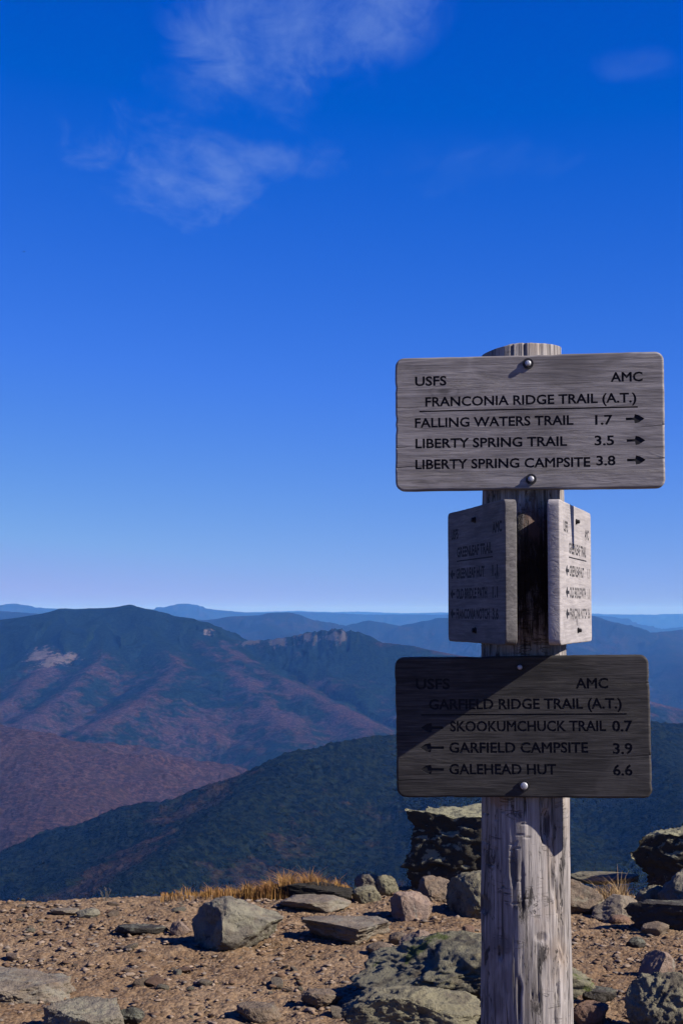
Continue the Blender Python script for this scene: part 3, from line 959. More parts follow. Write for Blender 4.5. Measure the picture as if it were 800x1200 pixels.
def make_sign(loc, rotz, roll, W, H, T, mat, label, texts, arrows, lines, bolts, cr=0.022, cracks=(), er=0.0055, PD=0.0022, bold=0.027):
    bm = rounded_board(W, H, T, cr, er)
    me = bpy.data.meshes.new('sign_board')
    bm.to_mesh(me)
    bm.free()
    o = link('sign_board', me, mat, post_root)
    me.materials.append(M['paint'])
    o.location = Vector(loc) - post_root.location
    o.rotation_euler = (0, roll, rotz)
    o['label'] = label
    DEP = 0.0038                        # groove depth; PD is the depth at which the old paint lies
    cut = bmesh.new()

    def add(me_c):
        cut.from_mesh(me_c)

    pieces = []
    for (body, x0, x1, z0, cap) in texts:
        pieces.append(('lettering', lambda e, a=(body, x0, x1, z0, cap): text_mesh(*a, e, bold)))
    for (xa, xb, z, s) in arrows:
        pieces.append(('arrow', lambda e, a=(xa, xb, z, s): poly_prism(arrow_pts(*a), e)))
    for (x0, z0, x1, z1, w) in lines:
        pieces.append(('underline', lambda e, a=(x0, z0, x1, z1, w): poly_prism([(a[0], a[1] + a[4]), (a[0], a[1] - a[4]), (a[2], a[3] - a[4]), (a[2], a[3] + a[4])], e)))
    for nm, fn in pieces:
        add(fn(DEP))
        pm = fn(0.0005)
        for vv in pm.vertices:
            vv.co.y += -T / 2 + PD + 0.0005
        pm.materials.clear()
        link(nm, pm, M['paint'], o)
    for pts in cracks:
        add(poly_prism(pts, DEP * 2))
    bmesh.ops.remove_doubles(cut, verts=cut.verts, dist=2e-6)
    bmesh.ops.recalc_face_normals(cut, faces=cut.faces)
    print('open edges', sum(1 for e in cut.edges if len(e.link_faces) != 2))
    for v in cut.verts:
        v.co.y -= T / 2
    cme = bpy.data.meshes.new('cut')
    cut.to_mesh(cme)
    cut.free()
    cme.materials.clear()
    co_ = bpy.data.objects.new('cut', cme)
    COL.objects.link(co_)
    co_.parent = o
    md = o.modifiers.new('b', 'BOOLEAN')
    md.operation = 'DIFFERENCE'
    md.object = co_
    md.solver = 'EXACT'
    md.use_self = True
    bpy.context.view_layer.update()
    dg = bpy.context.evaluated_depsgraph_get()
    res = bpy.data.meshes.new_from_object(o.evaluated_get(dg))
    print('board faces', len(me.polygons), '->', len(res.polygons))
    if len(res.polygons) > 400:
        o.modifiers.clear()
        o.data = res
        res.name = 'sign_board'
    o.modifiers.clear()
    bpy.data.objects.remove(co_)
    for (x, z, wr, hr, dk) in bolts:
        make_bolt(x, z, T, wr, hr, o, dk)
    return o


def plane_xy(px, py, c, rotz, T, roll=0.0):
    """photo pixel -> local (x, z) on the front face of a board centred at c"""
    Mx = Matrix.Translation(c) @ Euler((0, roll, rotz)).to_matrix().to_4x4()
    inv = Mx.inverted()
    o0 = inv @ Vector((0, 0, EYE))
    d0 = inv.to_3x3() @ Vector(cdir(px, py))
    k = (-T / 2 - o0.y) / d0.y
    h = o0 + d0 * k
    return h.x, h.z


def front_sign(box, yaw, roll, mat, label, texts, arrows, ul, bolts, T=0.031, cracks=()):
    (l, tl, bl), (r_, tr, br) = box
    th = -R(yaw)
    nrm = Vector((math.sin(th), -math.cos(th), 0))
    rp = 0.1005 if tl < 600 else 0.108
    ctr2 = Vector((PX, PY, 0)) + nrm * (rp + T / 2 - 0.004)
    # where the pixel column of the board's middle meets its plane
    pm = at((l + r_) / 2, (tl + bl + tr + br) / 4, ctr2.y)
    ctr = Vector((ctr2.x, ctr2.y, pm.z))
    pts = [plane_xy(l, tl, ctr, th, T), plane_xy(r_, tr, ctr, th, T), plane_xy(l, bl, ctr, th, T), plane_xy(r_, br, ctr, th, T)]
    xl_, xr_ = (pts[0][0] + pts[2][0]) / 2, (pts[1][0] + pts[3][0]) / 2
    zt_, zb_ = (pts[0][1] + pts[1][1]) / 2, (pts[2][1] + pts[3][1]) / 2
    W, H = xr_ - xl_, zt_ - zb_
    ex = Vector((math.cos(th), math.sin(th), 0))
    ctr = ctr + ex * ((xl_ + xr_) / 2) + Vector((0, 0, (zt_ + zb_) / 2))
    print('sign', W, H, ctr, 'slopes', (pts[1][1] - pts[0][1]) / W, (pts[3][1] - pts[2][1]) / W)

    def L(px, py):
        return plane_xy(px, py, ctr, th, T, roll)
    tx = []
    for (body, x0, x1, yb, cap) in texts:
        a = L(x0, yb)
        b_ = L(x1, yb)
        tx.append((body, a[0], b_[0], (a[1] + b_[1]) / 2, cap / 471.0))
    ar = []
    for (xa, xb, y) in arrows:
        a, b_ = L(xa, y), L(xb, y)
        ar.append((a[0], b_[0], (a[1] + b_[1]) / 2, 1.08))
    ln = []
    for (x0, y0, x1, y1) in ul:
        a, b_ = L(x0, y0), L(x1, y1)
        zz = (a[1] + b_[1]) / 2
        ln.append((a[0], zz, b_[0], zz, 0.0018))
    bo = []
    for (bx, by, wr, hr, dk) in bolts:
        a = L(bx, by)
        bo.append((a[0], a[1], wr, hr, dk))
    cr_ = []
    for (x0, y0, x1, y1, wd) in cracks:
        a, b_ = L(x0, y0), L(x1, y1)
        up, dn = [], []
        for k in range(9):
            u = k / 8
            jz = random.uniform(-0.0009, 0.0009) if 0 < k < 8 else 0
            ww = wd * (1 - u) ** 0.7 + 0.00012
            up.append((a[0] + (b_[0] - a[0]) * u, a[1] + (b_[1] - a[1]) * u + jz + ww))
            dn.append((a[0] + (b_[0] - a[0]) * u, a[1] + (b_[1] - a[1]) * u + jz - ww))
        cr_.append(up + dn[::-1])
    return make_sign(ctr, th, roll, W, H, T, mat, label, tx, ar, ln, bo, cracks=cr_)


front_sign(((463, 420, 576), (778.5, 411, 571)), 9.0, 0.0, M['board_grey'], 'uppermost grey board naming Franconia Ridge Trail with arrows to the right',
           [('USFS', 486, 523, 452, 11.5), ('AMC', 715, 752.7, 447, 11.3), ('FRANCONIA RIDGE TRAIL (A.T.)', 498, 745.5, 474, 11.5),
            ('FALLING WATERS TRAIL', 485.8, 671.7, 499.5, 11.5), ('1.7', 697, 717.5, 497.6, 11.5), ('LIBERTY SPRING TRAIL', 486.4, 664.3, 524, 11.5), ('3.5', 696.4, 719.4, 521.8, 11.5),
            ('LIBERTY SPRING CAMPSITE', 486.4, 691.5, 548.5, 11.5), ('3.8', 698.5, 721, 545.4, 11.5)],
           [(733, 755, 490.6), (734, 756, 516), (734.5, 756.5, 539)], [(491, 482, 747, 476.8)],
           [(618.5, 426, 0.0135, 0.0075, False), (622, 561.5, 0.0135, 0.0075, False)],
           cracks=[(462, 524.5, 484, 523, 0.0008), (462, 548, 520, 544, 0.0009), (462, 478, 500, 476.5, 0.0005), (780, 497, 742, 501, 0.0006), (780, 536, 758, 538, 0.0007)])
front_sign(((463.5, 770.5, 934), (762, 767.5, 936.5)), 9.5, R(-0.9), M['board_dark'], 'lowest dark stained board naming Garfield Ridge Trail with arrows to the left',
           [('USFS', 487, 527, 808, 12.5), ('AMC', 674, 712.5, 807, 12), ('GARFIELD RIDGE TRAIL (A.T.)', 502.4, 728.4, 831.3, 12.2),
            ('SKOOKUMCHUCK TRAIL', 527, 710, 857.4, 12.2), ('0.7', 717, 741, 857.5, 12.5), ('GARFIELD CAMPSITE', 526, 689, 882.6, 12.2), ('3.9', 718, 741, 884, 12.5),
            ('GALEHEAD HUT', 526, 651.5, 908, 12.2), ('6.6', 718, 741, 909.3, 12.5)],
           [(519, 493, 853), (520, 492, 876.5), (520, 492.5, 902)], [(493, 837.6, 734, 837.4)],
           [(609, 782, 0.008, 0.006, False), (614, 921, 0.0135, 0.009, False)],
           cracks=[(764, 885, 700, 888, 0.0008), (764, 800, 735, 801, 0.0006), (462, 862, 500, 861, 0.0007), (462, 915, 530, 912, 0.0007)])

# the two side boards, splayed behind each other's back round the post
SW, SH, ST = 0.562, 0.349, 0.03


def side_sign(near_px, far_px, dn, df, left, mat, label, texts, arrows, ul, bolts, cracks=()):
    n2 = Vector(((near_px - 400) / FPX * dn, dn))
    f2 = Vector(((far_px - 400) / FPX * df, df))
    ctr = (n2 + f2) / 2
    d = (n2 - f2) if left else (f2 - n2)
    W = d.length
    th = math.atan2(d.y, d.x)
    back = Vector((-math.sin(th), math.cos(th)))
    c3 = Vector((ctr.x + back.x * ST / 2, ctr.y + back.y * ST / 2, at(613, 673.5, (dn + df) / 2).z))
    off = (Vector((PX, PY)) - Vector((c3.x, c3.y))).dot(back)
    print('side', W, 'gap to axis', off)
    make_sign(c3, th, 0.0, W, SH, ST, mat, label, [(b_, x0 - W / 2, x1 - W / 2, z, c_) for (b_, x0, x1, z, c_) in texts],
              [(a - W / 2, b_ - W / 2, z, s) for (a, b_, z, s) in arrows], [(a - W / 2, z, b_ - W / 2, z, w) for (a, b_, z, w) in ul],
              [(x - W / 2, z, wr, hr, dk) for (x, z, wr, hr, dk) in bolts], cr=0.015, er=0.0035, PD=0.0004, bold=0.042)


CAP = 0.0262
rows = [('USFS', 0.04, 0.115, 0.100, CAP), ('AMC', 0.445, 0.53, 0.098, CAP), ('GREENLEAF TRAIL', 0.10, 0.445, 0.050, CAP),
        ('GREENLEAF HUT', 0.09, 0.372, -0.0065, CAP), ('1.1', 0.442, 0.492, -0.0065, CAP), ('OLD BRIDLE PATH', 0.09, 0.395, -0.060, CAP), ('1.1', 0.442, 0.492, -0.060, CAP),
        ('FRANCONIA NOTCH', 0.088, 0.415, -0.113, CAP), ('3.6', 0.44, 0.495, -0.113, CAP)]
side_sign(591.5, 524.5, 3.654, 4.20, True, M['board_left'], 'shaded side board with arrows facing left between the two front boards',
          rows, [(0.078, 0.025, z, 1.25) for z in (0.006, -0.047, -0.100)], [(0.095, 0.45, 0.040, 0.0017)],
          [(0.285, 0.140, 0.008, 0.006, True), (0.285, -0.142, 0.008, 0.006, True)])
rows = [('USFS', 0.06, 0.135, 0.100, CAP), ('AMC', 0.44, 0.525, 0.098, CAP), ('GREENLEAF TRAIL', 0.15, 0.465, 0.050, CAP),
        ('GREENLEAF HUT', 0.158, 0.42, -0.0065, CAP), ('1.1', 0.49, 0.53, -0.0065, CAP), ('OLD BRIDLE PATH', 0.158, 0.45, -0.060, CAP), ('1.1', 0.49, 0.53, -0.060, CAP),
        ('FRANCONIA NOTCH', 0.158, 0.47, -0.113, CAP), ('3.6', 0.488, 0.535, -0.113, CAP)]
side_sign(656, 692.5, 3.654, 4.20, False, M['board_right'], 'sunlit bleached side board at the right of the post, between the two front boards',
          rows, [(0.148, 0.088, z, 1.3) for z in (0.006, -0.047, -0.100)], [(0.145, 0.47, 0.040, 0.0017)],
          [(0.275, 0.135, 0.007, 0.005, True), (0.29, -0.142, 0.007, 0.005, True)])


# ------------------------------------------------------------------ rocks
_ico = {}


def ico(sub):
    if sub not in _ico:
        bm = bmesh.new()
        bmesh.ops.create_icosphere(bm, subdivisions=sub, radius=1.0)
        v = np.array([x.co[:] for x in bm.verts])
        f = np.array([[x.index for x in p.verts] for p in bm.faces])
        bm.free()
        _ico[sub] = (v, f)
    return _ico[sub]


def rock_shape(seed, sub=5, flat=1.0, nplanes=13, cuts=(), rough=1.0, keep=0.74):
    """an angular boulder in the unit cube (-.5...5), z from 0 to 1"""
    rg = np.random.default_rng(seed)
    v, f = ico(sub)
    v = v.copy()
    for (nx, ny, nz, d) in cuts:
        n = np.array([nx, ny, nz], float)
        n /= np.linalg.norm(n)
        v -= np.maximum(0, v @ n - d)[:, None] * n
    for k in range(nplanes):
        n = rg.normal(size=3)
        n[2] *= 0.8
        n /= np.linalg.norm(n)
        d = rg.uniform(keep - 0.14, keep + 0.14)
        v -= 0.95 * np.maximum(0, v @ n - d)[:, None] * n
    n = v / np.linalg.norm(v, axis=1)[:, None]
    o = rg.uniform(0, 50, 3)
    v += n * (0.10 * rough * fbm(v * 1.4 + o, 3) + 0.05 * rough * fbm(v * 4 + o, 4, 0.55, True) - 0.02)[:, None]
    v += n * (0.024 * rough * fbm(v * 15 + o, 4, 0.6))[:, None]
    lo, hi = v.min(0), v.max(0)
    v = (v - (lo + hi) / 2) / (hi - lo)
    v[:, 2] += 0.5
    return v, f


def place_rock(name, label, cat, box, mat, seed, depth=0.8, sub=5, sink=0.18, rz=0.0, lean=(0, 0), group=None, cuts=(), base=None, rough=1.0, nplanes=13, keep=0.76, flat=0.6):
    """box: what the boulder covers in the photo; it stands on the ground under its lower edge"""
    x0, y0, x1, y1 = box
    pc = gpt((x0 + x1) / 2, base or y1)
    Y = pc.y
    w = (x1 - x0) / FPX * Y
    d = w * depth
    slope = (Y and EYE / Y)
    hv = (y1 - y0) / FPX * Y
    h = max(hv - d * slope * flat, hv * 0.35)
    v, f = rock_shape(seed, sub, cuts=cuts, rough=rough, nplanes=nplanes, keep=keep)
    H = h / (1 - sink)
    v = v * np.array([w, d, H])
    o = link(name, np_mesh(name, v, f, True), mat)
    yy = Y + d * 0.42
    o.location = (pc.x * yy / Y, yy, pc.z - H * sink)
    o.rotation_euler = (lean[0], lean[1], rz)
    tag(o, label, cat, group)
    return o


RK = {
    'grey': rock_mat('grey granite', (0.25, 0.218, 0.172), 0.5, (0.34, 0.315, 0.225)),
    'tan': rock_mat('tan schist', (0.27, 0.205, 0.15), 0.15, (0.32, 0.285, 0.21)),
    'pink': rock_mat('pinkish quartzite', (0.36, 0.265, 0.21), 0.12, (0.37, 0.33, 0.26), warm=0.6),
    'green': rock_mat('lichen crusted granite', (0.165, 0.142, 0.105), 0.75, (0.32, 0.29, 0.19)),
    'mossy': rock_mat('mossy granite', (0.16, 0.14, 0.10), 0.7, (0.31, 0.285, 0.185), moss=0.35),
    'pale': rock_mat('pale slab', (0.30, 0.245, 0.185), 0.3, (0.34, 0.31, 0.24)),
    'red': rock_mat('rusty stone', (0.26, 0.165, 0.12), 0.0),
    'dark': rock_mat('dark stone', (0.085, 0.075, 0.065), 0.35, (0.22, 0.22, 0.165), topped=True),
    'black': rock_mat('lichen-topped rock blackened as shade', (0.085, 0.078, 0.062), 0.95, (0.44, 0.42, 0.27), topped=True),  # near-black base paints the shade on the fronts; lichen on top
    'shade': rock_mat('bare rock blackened as shadow', (0.05, 0.045, 0.038), 0.0),  # near-black colour paints in the shadow below the tall grass
}
LFACE = (-0.72, -0.66, 0.10, 0.42)
ROCKS = [
    # name, label, category, photo box, material, seed, options
    ('boulder', 'round-topped grey boulder sitting alone on the open dirt', 'boulder', (221, 1050, 333, 1118), 'grey', 11, dict(depth=0.75, cuts=[(-0.93, -0.36, 0.10, 0.45), (0.5, -0.1, 0.85, 0.56), (0.78, -0.3, -0.5, 0.6), (-0.4, -0.2, 0.9, 0.7), (0.3, -0.95, 0.35, 0.72)], nplanes=2, keep=0.85)),
    ('slab_rock', 'flat tan slab with a black shadow under its front edge', 'rock', (352, 1066, 458, 1110), 'pale', 12, dict(depth=0.85, cuts=[(0.06, -0.05, 1, 0.4), (-0.62, -0.75, -0.2, 0.42)], sink=0.12, nplanes=4, flat=1.0)),
    ('slab_rock', 'low pale slab lying just behind the flat tan slab', 'rock', (326, 1049, 412, 1070), 'pale', 13, dict(depth=0.8, cuts=[(0, -0.05, 1, 0.4)], sink=0.3)),
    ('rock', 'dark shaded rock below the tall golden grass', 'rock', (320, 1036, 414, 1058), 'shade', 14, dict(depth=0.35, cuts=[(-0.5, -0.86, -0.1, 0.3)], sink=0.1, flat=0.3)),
    ('rock', 'grey lichened rock right beside the golden grass bank', 'rock', (415, 1023, 447, 1041), 'grey', 15, dict(depth=0.8)),
    ('rock', 'mossy rounded rock left of the tall block boulder', 'rock', (440, 1025, 468, 1050), 'mossy', 16, dict(depth=0.8)),
    ('rock', 'small grey rock in front of the mossy rounded rock', 'rock', (411, 1037, 447, 1058), 'green', 17, dict(depth=0.8)),
    ('rock', 'blocky pinkish rock in front of the tall block boulder', 'rock', (457, 1045, 507, 1080), 'pink', 18, dict(depth=0.7, cuts=[(-0.8, -0.4, 0, 0.5), (0.1, -0.9, 0.3, 0.5)])),
    ('rock', 'squat tan-green rock touching the foot of the tall block boulder', 'rock', (485, 1026, 534, 1058), 'tan', 19, dict(depth=0.7, cuts=[(-0.8, -0.5, 0, 0.55), (0.1, -0.9, 0.35, 0.55)])),
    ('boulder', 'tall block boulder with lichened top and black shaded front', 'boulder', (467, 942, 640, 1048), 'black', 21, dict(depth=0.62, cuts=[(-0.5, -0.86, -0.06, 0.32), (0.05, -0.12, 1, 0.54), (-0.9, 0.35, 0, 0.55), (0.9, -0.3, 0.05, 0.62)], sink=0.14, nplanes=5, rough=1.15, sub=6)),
    ('boulder', 'grey-green boulder half hidden behind the post', 'boulder', (523, 1020, 596, 1078), 'green', 22, dict(depth=0.8, cuts=[(-0.85, -0.5, 0, 0.4)])),
    ('boulder', 'big lichened boulder with moss at the foot of the post', 'boulder', (405, 1088, 692, 1205), 'mossy', 23, dict(depth=0.7, cuts=[(-0.62, -0.4, 0.62, 0.42), (-0.35, -0.9, 0.05, 0.5), (0.55, -0.1, 0.8, 0.6)], sub=6, sink=0.12, nplanes=9, rough=1.15)),
    ('boulder', 'low front boulder cut off by the bottom edge, left of the post', 'boulder', (398, 1152, 566, 1235), 'green', 24, dict(depth=0.55, cuts=[(-0.3, -0.92, -0.1, 0.42), (-0.2, 0, 1, 0.62)], sub=6, sink=0.1, nplanes=9, rough=1.15)),
    ('stone', 'small peaked pink stone on the gravel between slab and big boulder', 'stone', (466, 1090, 511, 1124), 'pink', 25, dict(depth=0.8, cuts=[(-0.6, -0.4, 0.7, 0.4), (0.6, -0.4, 0.65, 0.45)], nplanes=5)),
    ('stone', 'flat pinkish stone left of the small peaked stone', 'stone', (429, 1103, 466, 1122), 'tan', 26, dict(depth=0.8, sub=4)),
    ('stone', 'tan stone tucked against the flat tan slab\'s right end', 'stone', (455, 1092, 480, 1108), 'tan', 27, dict(depth=0.8, sub=4)),
    ('stone', 'small rusty stone perched on top of the big lichened boulder', 'stone', (541, 1084, 556, 1099), 'red', 28, dict(depth=0.8, sub=4)),
    # right of the post
    ('boulder', 'tan boulder just right of the post', 'boulder', (640, 1028, 707, 1074), 'tan', 31, dict(depth=0.8, cuts=[(0.1, -0.9, 0.35, 0.55)])),
    ('slab_rock', 'thin flat slab overhanging beside the dry grass tuft', 'rock', (664, 1013, 750, 1030), 'green', 32, dict(depth=0.6, cuts=[(0, 0, 1, 0.4)], sink=0.02, base=1040)),
    ('rock', 'pale angular rock in front of the dry grass tuft', 'rock', (692, 1048, 748, 1080), 'pale', 33, dict(depth=0.7, cuts=[(-0.6, -0.6, 0.5, 0.4)])),
    ('stone', 'flat reddish stone leaning below the pale angular rock', 'stone', (713, 1072, 738, 1084), 'red', 34, dict(depth=0.8, sub=4)),
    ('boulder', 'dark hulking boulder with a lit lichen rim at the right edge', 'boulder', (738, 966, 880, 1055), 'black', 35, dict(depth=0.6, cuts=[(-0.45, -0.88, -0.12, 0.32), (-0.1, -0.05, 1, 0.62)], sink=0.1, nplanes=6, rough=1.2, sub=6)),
    ('boulder', 'grey cracked boulder below the dark hulking boulder', 'boulder', (772, 1016, 850, 1075), 'grey', 36, dict(depth=0.8)),
    ('rock', 'low lichened rock left of the grey cracked boulder', 'rock', (742, 1036, 785, 1068), 'green', 37, dict(depth=0.8)),
    ('boulder', 'wide dark rock with shaded front left of the frame\'s right edge', 'boulder', (732, 1054, 850, 1096), 'dark', 38, dict(depth=0.6, cuts=[(-0.5, -0.85, -0.05, 0.3), (0, 0, 1, 0.55)])),
    ('stone', 'knobbly tan stone in front of the wide dark rock', 'stone', (751, 1080, 784, 1098), 'tan', 39, dict(depth=0.7, sub=4)),
    ('stone', 'small dark flat stone lying on gravel right of the post', 'stone', (733, 1098, 756, 1113), 'dark', 40, dict(depth=0.8, sub=4)),
    ('slab_rock', 'leaning triangular pink slab above the corner boulder', 'rock', (748, 1114, 792, 1148), 'pink', 41, dict(depth=0.7, cuts=[(-0.75, -0.45, 0.5, 0.25)], rough=0.6, nplanes=5)),
    ('boulder', 'mottled green-grey boulder in the bottom right corner', 'boulder', (733, 1138, 850, 1225), 'green', 42, dict(depth=0.8, cuts=[(-0.2, -0.4, 0.9, 0.6)], sub=6, rough=1.15)),
    ('stone', 'dark flat stone half buried right of the post foot', 'stone', (682, 1158, 722, 1180), 'dark', 43, dict(depth=0.8, cuts=[(0, 0, 1, 0.4)])),
    ('stone', 'reddish slab by the post at the bottom edge', 'stone', (668, 1174, 712, 1206), 'red', 44, dict(depth=0.8, cuts=[(0, 0, 1, 0.45)])),
    # left side
    ('slab_rock', 'grey weathered slab at the bottom edge, left side', 'rock', (48, 1172, 146, 1216), 'grey', 51, dict(depth=0.7, cuts=[(0, -0.25, 1, 0.4)], sub=6, sink=0.3)),
    ('slab_rock', 'beige bedrock hump flush with the dirt at the left edge', 'rock', (-40, 1138, 92, 1178), 'pale', 52, dict(depth=0.9, cuts=[(0, -0.1, 1, 0.4)], sub=6, sink=0.55)),
    ('stone', 'oval grey stone on the open dirt near the crest', 'stone', (88, 1064, 118, 1077), 'grey', 53, dict(depth=0.7, sub=4)),
    ('stone', 'thin pale flat stone left of the oval grey stone', 'stone', (58, 1065, 92, 1074), 'pale', 54, dict(depth=0.6, sub=4, cuts=[(0, 0, 1, 0.4)])),
    ('stone', 'upright pink shard leaning at the round-topped boulder', 'stone', (199, 1080, 224, 1098), 'pink', 55, dict(depth=0.5, sub=4, cuts=[(0.7, 0, 0.6, 0.3)])),
    ('stone', 'long dark flat stone left of the round-topped boulder', 'stone', (133, 1084, 198, 1097), 'dark', 56, dict(depth=0.45, sub=4, cuts=[(0, 0, 1, 0.4)])),
    ('stone', 'tan flat stone at the bottom edge, below the round-topped boulder', 'stone', (277, 1176, 330, 1200), 'tan', 57, dict(depth=0.7, cuts=[(0, 0, 1, 0.4)], sink=0.35)),
    ('stone', 'brown wedge stone left of the low front boulder', 'stone', (352, 1160, 402, 1182), 'tan', 58, dict(depth=0.7, cuts=[(0, 0, 1, 0.4)])),
    ('stone', 'dark edged stone right of the grey weathered slab', 'stone', (136, 1180, 170, 1202), 'dark', 59, dict(depth=0.7)),
]
for (nm, lb, cat, box, mt, seed, kw) in ROCKS:
    place_rock(nm, lb, cat, box, RK[mt], seed, **kw)

# loose stones strewn over the dirt: five shapes, copied
protos = []
for k in range(6):
    v, f = rock_shape(200 + k, 3, cuts=[(0, 0, 1, 0.5)], rough=0.55, nplanes=9, keep=0.5)
    me = np_mesh('stone', v * np.array([1, 0.8, 0.55]), f, False)
    me.materials.append([RK['tan'], RK['pink'], RK['grey'], RK['red'], RK['tan'], RK['pale']][k])
    protos.append(me)
TAKEN = [(b[3][0], b[3][1] - 4, b[3][2], b[3][3] + 6) for b in ROCKS]
cnt = 0
tries = 0
first = None
while cnt < 90 and tries < 4000:
    tries += 1
    px, py = random.uniform(4, 796), 1054 + 146 * random.random() ** 1.2
    if any(a <= px <= c and b <= py <= d for a, b, c, d in TAKEN) or 555 < px < 672:
        continue
    if 470 < px < 560 and py > 1085:
        continue
    p = gpt(px, py)
    s = 0.026 * (1 + 2.6 * random.random() ** 4)
    if first is None:
        o = link('stone', protos[0])
        first = o
    else:
        o = first.copy()
        COL.objects.link(o)
        o.data = protos[cnt % 6]
    o.location = (p.x, p.y, p.z - 0.12 * s)
    o.scale = (s * random.uniform(0.8, 1.4), s * random.uniform(0.8, 1.2), s * random.uniform(0.7, 1.2))
    o.rotation_euler = (random.uniform(-0.25, 0.25), random.uniform(-0.25, 0.25), random.uniform(0, 6.28))
    tag(o, 'small angular stone lying loose on the brown gravel', 'stone', 'loose stones on the dirt')
    cnt += 1

# gravel too fine to count
bv, bf = ico(1)
_o = np.array([[1, 0, 0], [0.3, 0.95, 0], [-0.8, 0.6, 0.1], [-0.7, -0.75, 0], [0.5, -0.9, 0.1], [0.35, 0.1, 0.75], [-0.45, 0.05, 0.65], [-0.1, 0, -0.7]])
bv = _o
bf = np.array([[0, 1, 5], [1, 2, 6], [1, 6, 5], [2, 3, 6], [3, 4, 6], [4, 5, 6], [4, 0, 5], [1, 0, 7], [2, 1, 7], [3, 2, 7], [4, 3, 7], [0, 4, 7]])
NG = 34000
V, F, MI = [], [], []
gx_ = RNG.uniform(-2.6, 2.6, NG)
gy_ = 5.5 + 3.35 * RNG.random(NG)
gz_ = ground_z(gx_, gy_)
sz = 0.0026 + 0.018 * RNG.random(NG) ** 7
pts = np.stack([gx_, gy_, gx_ * 0], -1)
dens = fbm(pts * 1.3, 3)
keep_ = RNG.random(NG) < np.clip(0.62 + 0.6 * dens, 0.15, 1)
k_ = 0
for x, y, z, s in zip(gx_[keep_], gy_[keep_], gz_[keep_], sz[keep_]):
    a = RNG.uniform(0, 6.28)
    d = bv * (1 + 0.25 * RNG.normal(size=(len(bv), 3)).clip(-1.5, 1.5)) * np.array([s * RNG.uniform(0.8, 1.5), s * RNG.uniform(0.7, 1.2), s * RNG.uniform(0.3, 0.75)])
    ca_, sa_ = math.cos(a), math.sin(a)
    d = np.stack([d[:, 0] * ca_ - d[:, 1] * sa_, d[:, 0] * sa_ + d[:, 1] * ca_, d[:, 2]], -1)
    V.append(d + np.array([x, y, z + s * 0.35]))
    F.append(bf + k_ * len(bv))
    MI.append(np.full(len(bf), int(RNG.integers(0, 4))))
    k_ += 1
me = np_mesh('gravel', np.concatenate(V), np.concatenate(F), False)
gravel = link('gravel', me)
for nm_, c_ in (('tan', (0.29, 0.20, 0.135)), ('pale', (0.36, 0.27, 0.20)), ('brown', (0.19, 0.12, 0.078)), ('grey', (0.25, 0.20, 0.16))):
    me.materials.append(plain(nm_ + ' gravel', c_, 0.95, spec=0.1, var=0.3, scale=30))
me.polygons.foreach_set('material_index', np.concatenate(MI).astype(np.int32))
tag(gravel, 'loose tan and grey gravel scattered over the dirt', 'gravel', kind='stuff')

# ------------------------------------------------------------------ dry grass
def grass(label, spots, n, hmin, hmax, mat, seed, dep=8.8):
    clump = np.random.default_rng(seed + 90).random(1000)
    rg = np.random.default_rng(seed)
    vs, fs = [], []
    w = np.array([s[4] for s in spots], float)
    w /= w.sum()
    for i in range(n):
        x0, x1, yb, hh, _ = spots[rg.choice(len(spots), p=w)]
        u = rg.random()
        px = x0 + (x1 - x0) * u
        prof = math.sin(math.pi * min(max(u, 0.06), 0.94)) ** 0.6
        base = at(px, yb + rg.uniform(-3, 3), dep + rg.uniform(-0.3, 0.3))
        z = gz(base.x, base.y)
        cl = 0.25 + 1.25 * clump[int(px * 0.55) % 997] ** 1.5 * (0.5 + 0.5 * clump[int(px * 0.17 + 50) % 997])
        hgt = hh * prof * rg.uniform(hmin, hmax) * cl
        a = rg.uniform(0, 6.28)
        ln_ = rg.uniform(0.2, 1.6) * hgt
        tip = np.array([base.x + ln_ * math.cos(a), base.y + ln_ * math.sin(a) * 0.8, base.z - 0.02 + hgt])
        b0 = np.array([base.x, base.y, min(z, base.z) - 0.01])
        b1 = np.array([base.x, base.y, base.z - 0.02])
        midp = (b1 + tip) / 2 + np.array([-0.2 * ln_ * math.cos(a), -0.2 * ln_ * math.sin(a), hgt * 0.16])
        sd = np.array([math.cos(a + 1.57), math.sin(a + 1.57), 0]) * rg.uniform(0.0009, 0.0021)
        k = len(vs)
        vs += [b0 - sd, b0 + sd, midp - sd * 0.8, midp + sd * 0.8, tip - sd * 0.15, tip + sd * 0.15]
        fs += [(k, k + 1, k + 3, k + 2), (k + 2, k + 3, k + 5, k + 4)]
    o = link('grass', np_mesh('grass', np.array(vs), np.array(fs), False), mat)
    tag(o, label, 'grass', kind='stuff')
    return o


def grass_mat(name, c1, c2, c3):
    m, t, b = new_mat(name)
    co = t.nodes.new('ShaderNodeNewGeometry').outputs['Position']
    n = noise(t, co, 90, 2, 0.6)
    n_b = noise(t, co, 7, 4, 0.6)
    c = mix(t, maprange(t, n, 0.35, 0.65), c1, c2)
    c = mix(t, maprange(t, n_b, 0.48, 0.65), c, c3)
    t.links.new(c, b.inputs['Base Color'])
    b.inputs['Roughness'].default_value = 0.7
    return m


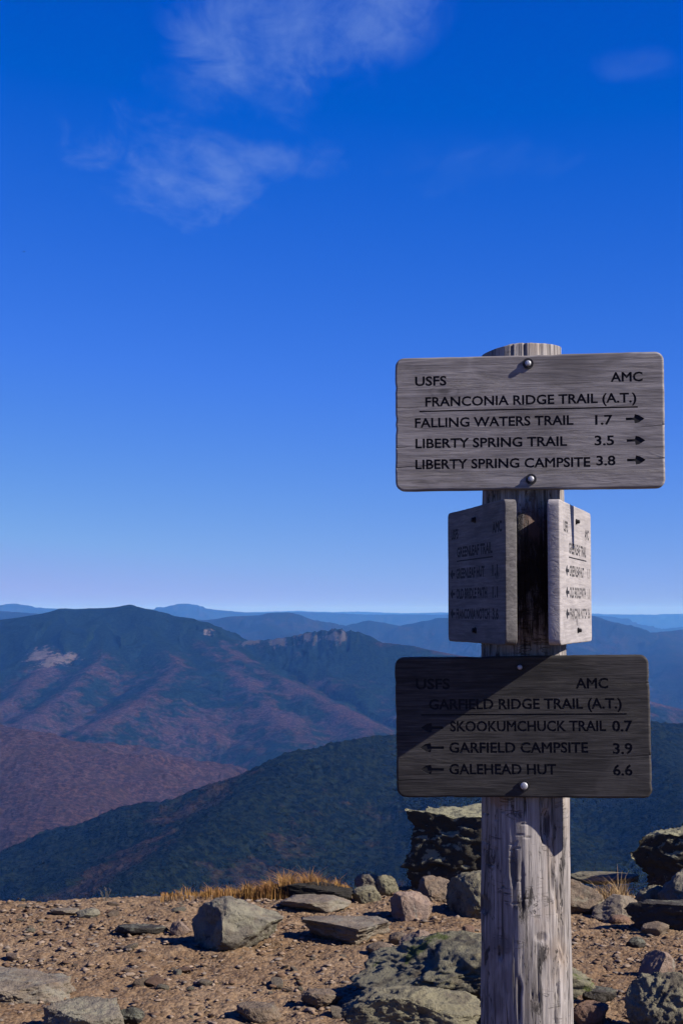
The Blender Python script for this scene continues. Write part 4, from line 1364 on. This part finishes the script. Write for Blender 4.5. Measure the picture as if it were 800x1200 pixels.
GOLD = grass_mat('golden dry grass', (0.175, 0.085, 0.02), (0.26, 0.145, 0.042), (0.14, 0.058, 0.015))
STRAW = grass_mat('straw dry grass', (0.24, 0.15, 0.065), (0.32, 0.22, 0.105), (0.175, 0.09, 0.034))
grass('golden dry grass along the crest behind the round-topped boulder',
      [(188, 300, 1046, 0.05, 0.45), (285, 412, 1042, 0.10, 1.6), (305, 408, 1038, 0.105, 1.2), (235, 320, 1044, 0.065, 0.4)], 11000, 0.2, 1.0, GOLD, 5, 8.92)
grass('straw coloured grass tuft between rocks right of the post', [(690, 752, 1058, 0.17, 1.0), (700, 740, 1060, 0.2, 0.7)], 1300, 0.4, 1.0, STRAW, 6)

# a bare little weed on the skyline of the dirt
bm = bmesh.new()
wp = at(124, 1052, 8.6)
wz = gz(wp.x, wp.y)


def twig(a, b_, r0, r1):
    a, b_ = Vector(a), Vector(b_)
    d = (b_ - a).normalized()
    s1 = d.orthogonal().normalized()
    s2 = d.cross(s1)
    ra = [bm.verts.new(a + (s1 * math.cos(q_) + s2 * math.sin(q_)) * r0) for q_ in (0, 2.09, 4.19)]
    rb = [bm.verts.new(b_ + (s1 * math.cos(q_) + s2 * math.sin(q_)) * r1) for q_ in (0, 2.09, 4.19)]
    for k in range(3):
        bm.faces.new((ra[k], ra[(k + 1) % 3], rb[(k + 1) % 3], rb[k]))


for k in range(7):
    dx = random.uniform(-0.035, 0.035)
    hh = random.uniform(0.05, 0.10)
    m1 = (dx * 0.5, random.uniform(-0.01, 0.01), hh * 0.5)
    twig((0, 0, -0.01), m1, 0.0022, 0.0016)
    twig(m1, (dx, 0, hh), 0.0016, 0.0008)
    for q_ in range(3):
        c0 = Vector(m1).lerp(Vector((dx, 0, hh)), 0.3 + 0.25 * q_)
        twig(c0, c0 + Vector((random.uniform(-0.015, 0.015), random.uniform(-0.01, 0.01), 0.012)), 0.0012, 0.0015)
me = bpy.data.meshes.new('weed')
bm.to_mesh(me)
bm.free()
weed = link('weed', me, plain('grey weed', (0.22, 0.20, 0.17), 0.9))
weed.location = (wp.x, wp.y, wz)
tag(weed, 'thin grey bare weed standing on the crest of the dirt', 'weed')

# a far bird gliding
bm = bmesh.new()
bp = at(28, 294.5, 420)
prof = [(-0.34, 0.004), (-0.22, 0.05), (0.0, 0.085), (0.2, 0.07), (0.3, 0.045), (0.38, 0.006)]
rings = []
for (y, r) in prof:
    rings.append([bm.verts.new((y, r * math.cos(k * 0.785), r * math.sin(k * 0.785))) for k in range(8)])
for a, b_ in zip(rings[:-1], rings[1:]):
    for k in range(8):
        bm.faces.new((a[k], a[(k + 1) % 8], b_[(k + 1) % 8], b_[k]))
for s in (-1, 1):
    w0 = [(0.13, 0.05 * s, 0.03), (0.16, 0.35 * s, 0.10), (0.02, 0.68 * s, 0.07), (-0.10, 0.6 * s, 0.07), (-0.14, 0.3 * s, 0.09), (-0.12, 0.05 * s, 0.03)]
    top = [bm.verts.new(p) for p in w0]
    bot = [bm.verts.new((p[0], p[1], p[2] - 0.018)) for p in w0]
    bm.faces.new(top)
    bm.faces.new(bot[::-1])
    for k in range(6):
        bm.faces.new((top[k], bot[k], bot[(k + 1) % 6], top[(k + 1) % 6]))
tl = [(-0.3, -0.03), (-0.52, -0.11), (-0.56, 0.0), (-0.52, 0.11), (-0.3, 0.03)]
a_ = [bm.verts.new((x, y, 0.012)) for x, y in tl]
b2 = [bm.verts.new((x, y, -0.006)) for x, y in tl]
bm.faces.new(a_)
bm.faces.new(b2[::-1])
for k in range(5):
    bm.faces.new((a_[k], b2[k], b2[(k + 1) % 5], a_[(k + 1) % 5]))
bmesh.ops.recalc_face_normals(bm, faces=bm.faces)
me = bpy.data.meshes.new('bird')
bm.to_mesh(me)
bm.free()
bird = link('bird', me, plain('black plumage', (0.02, 0.02, 0.024), 0.6))
bird.location = bp
bird.rotation_euler = (R(12), R(-5), R(20))
tag(bird, 'tiny dark bird gliding far off in the blue sky', 'bird')
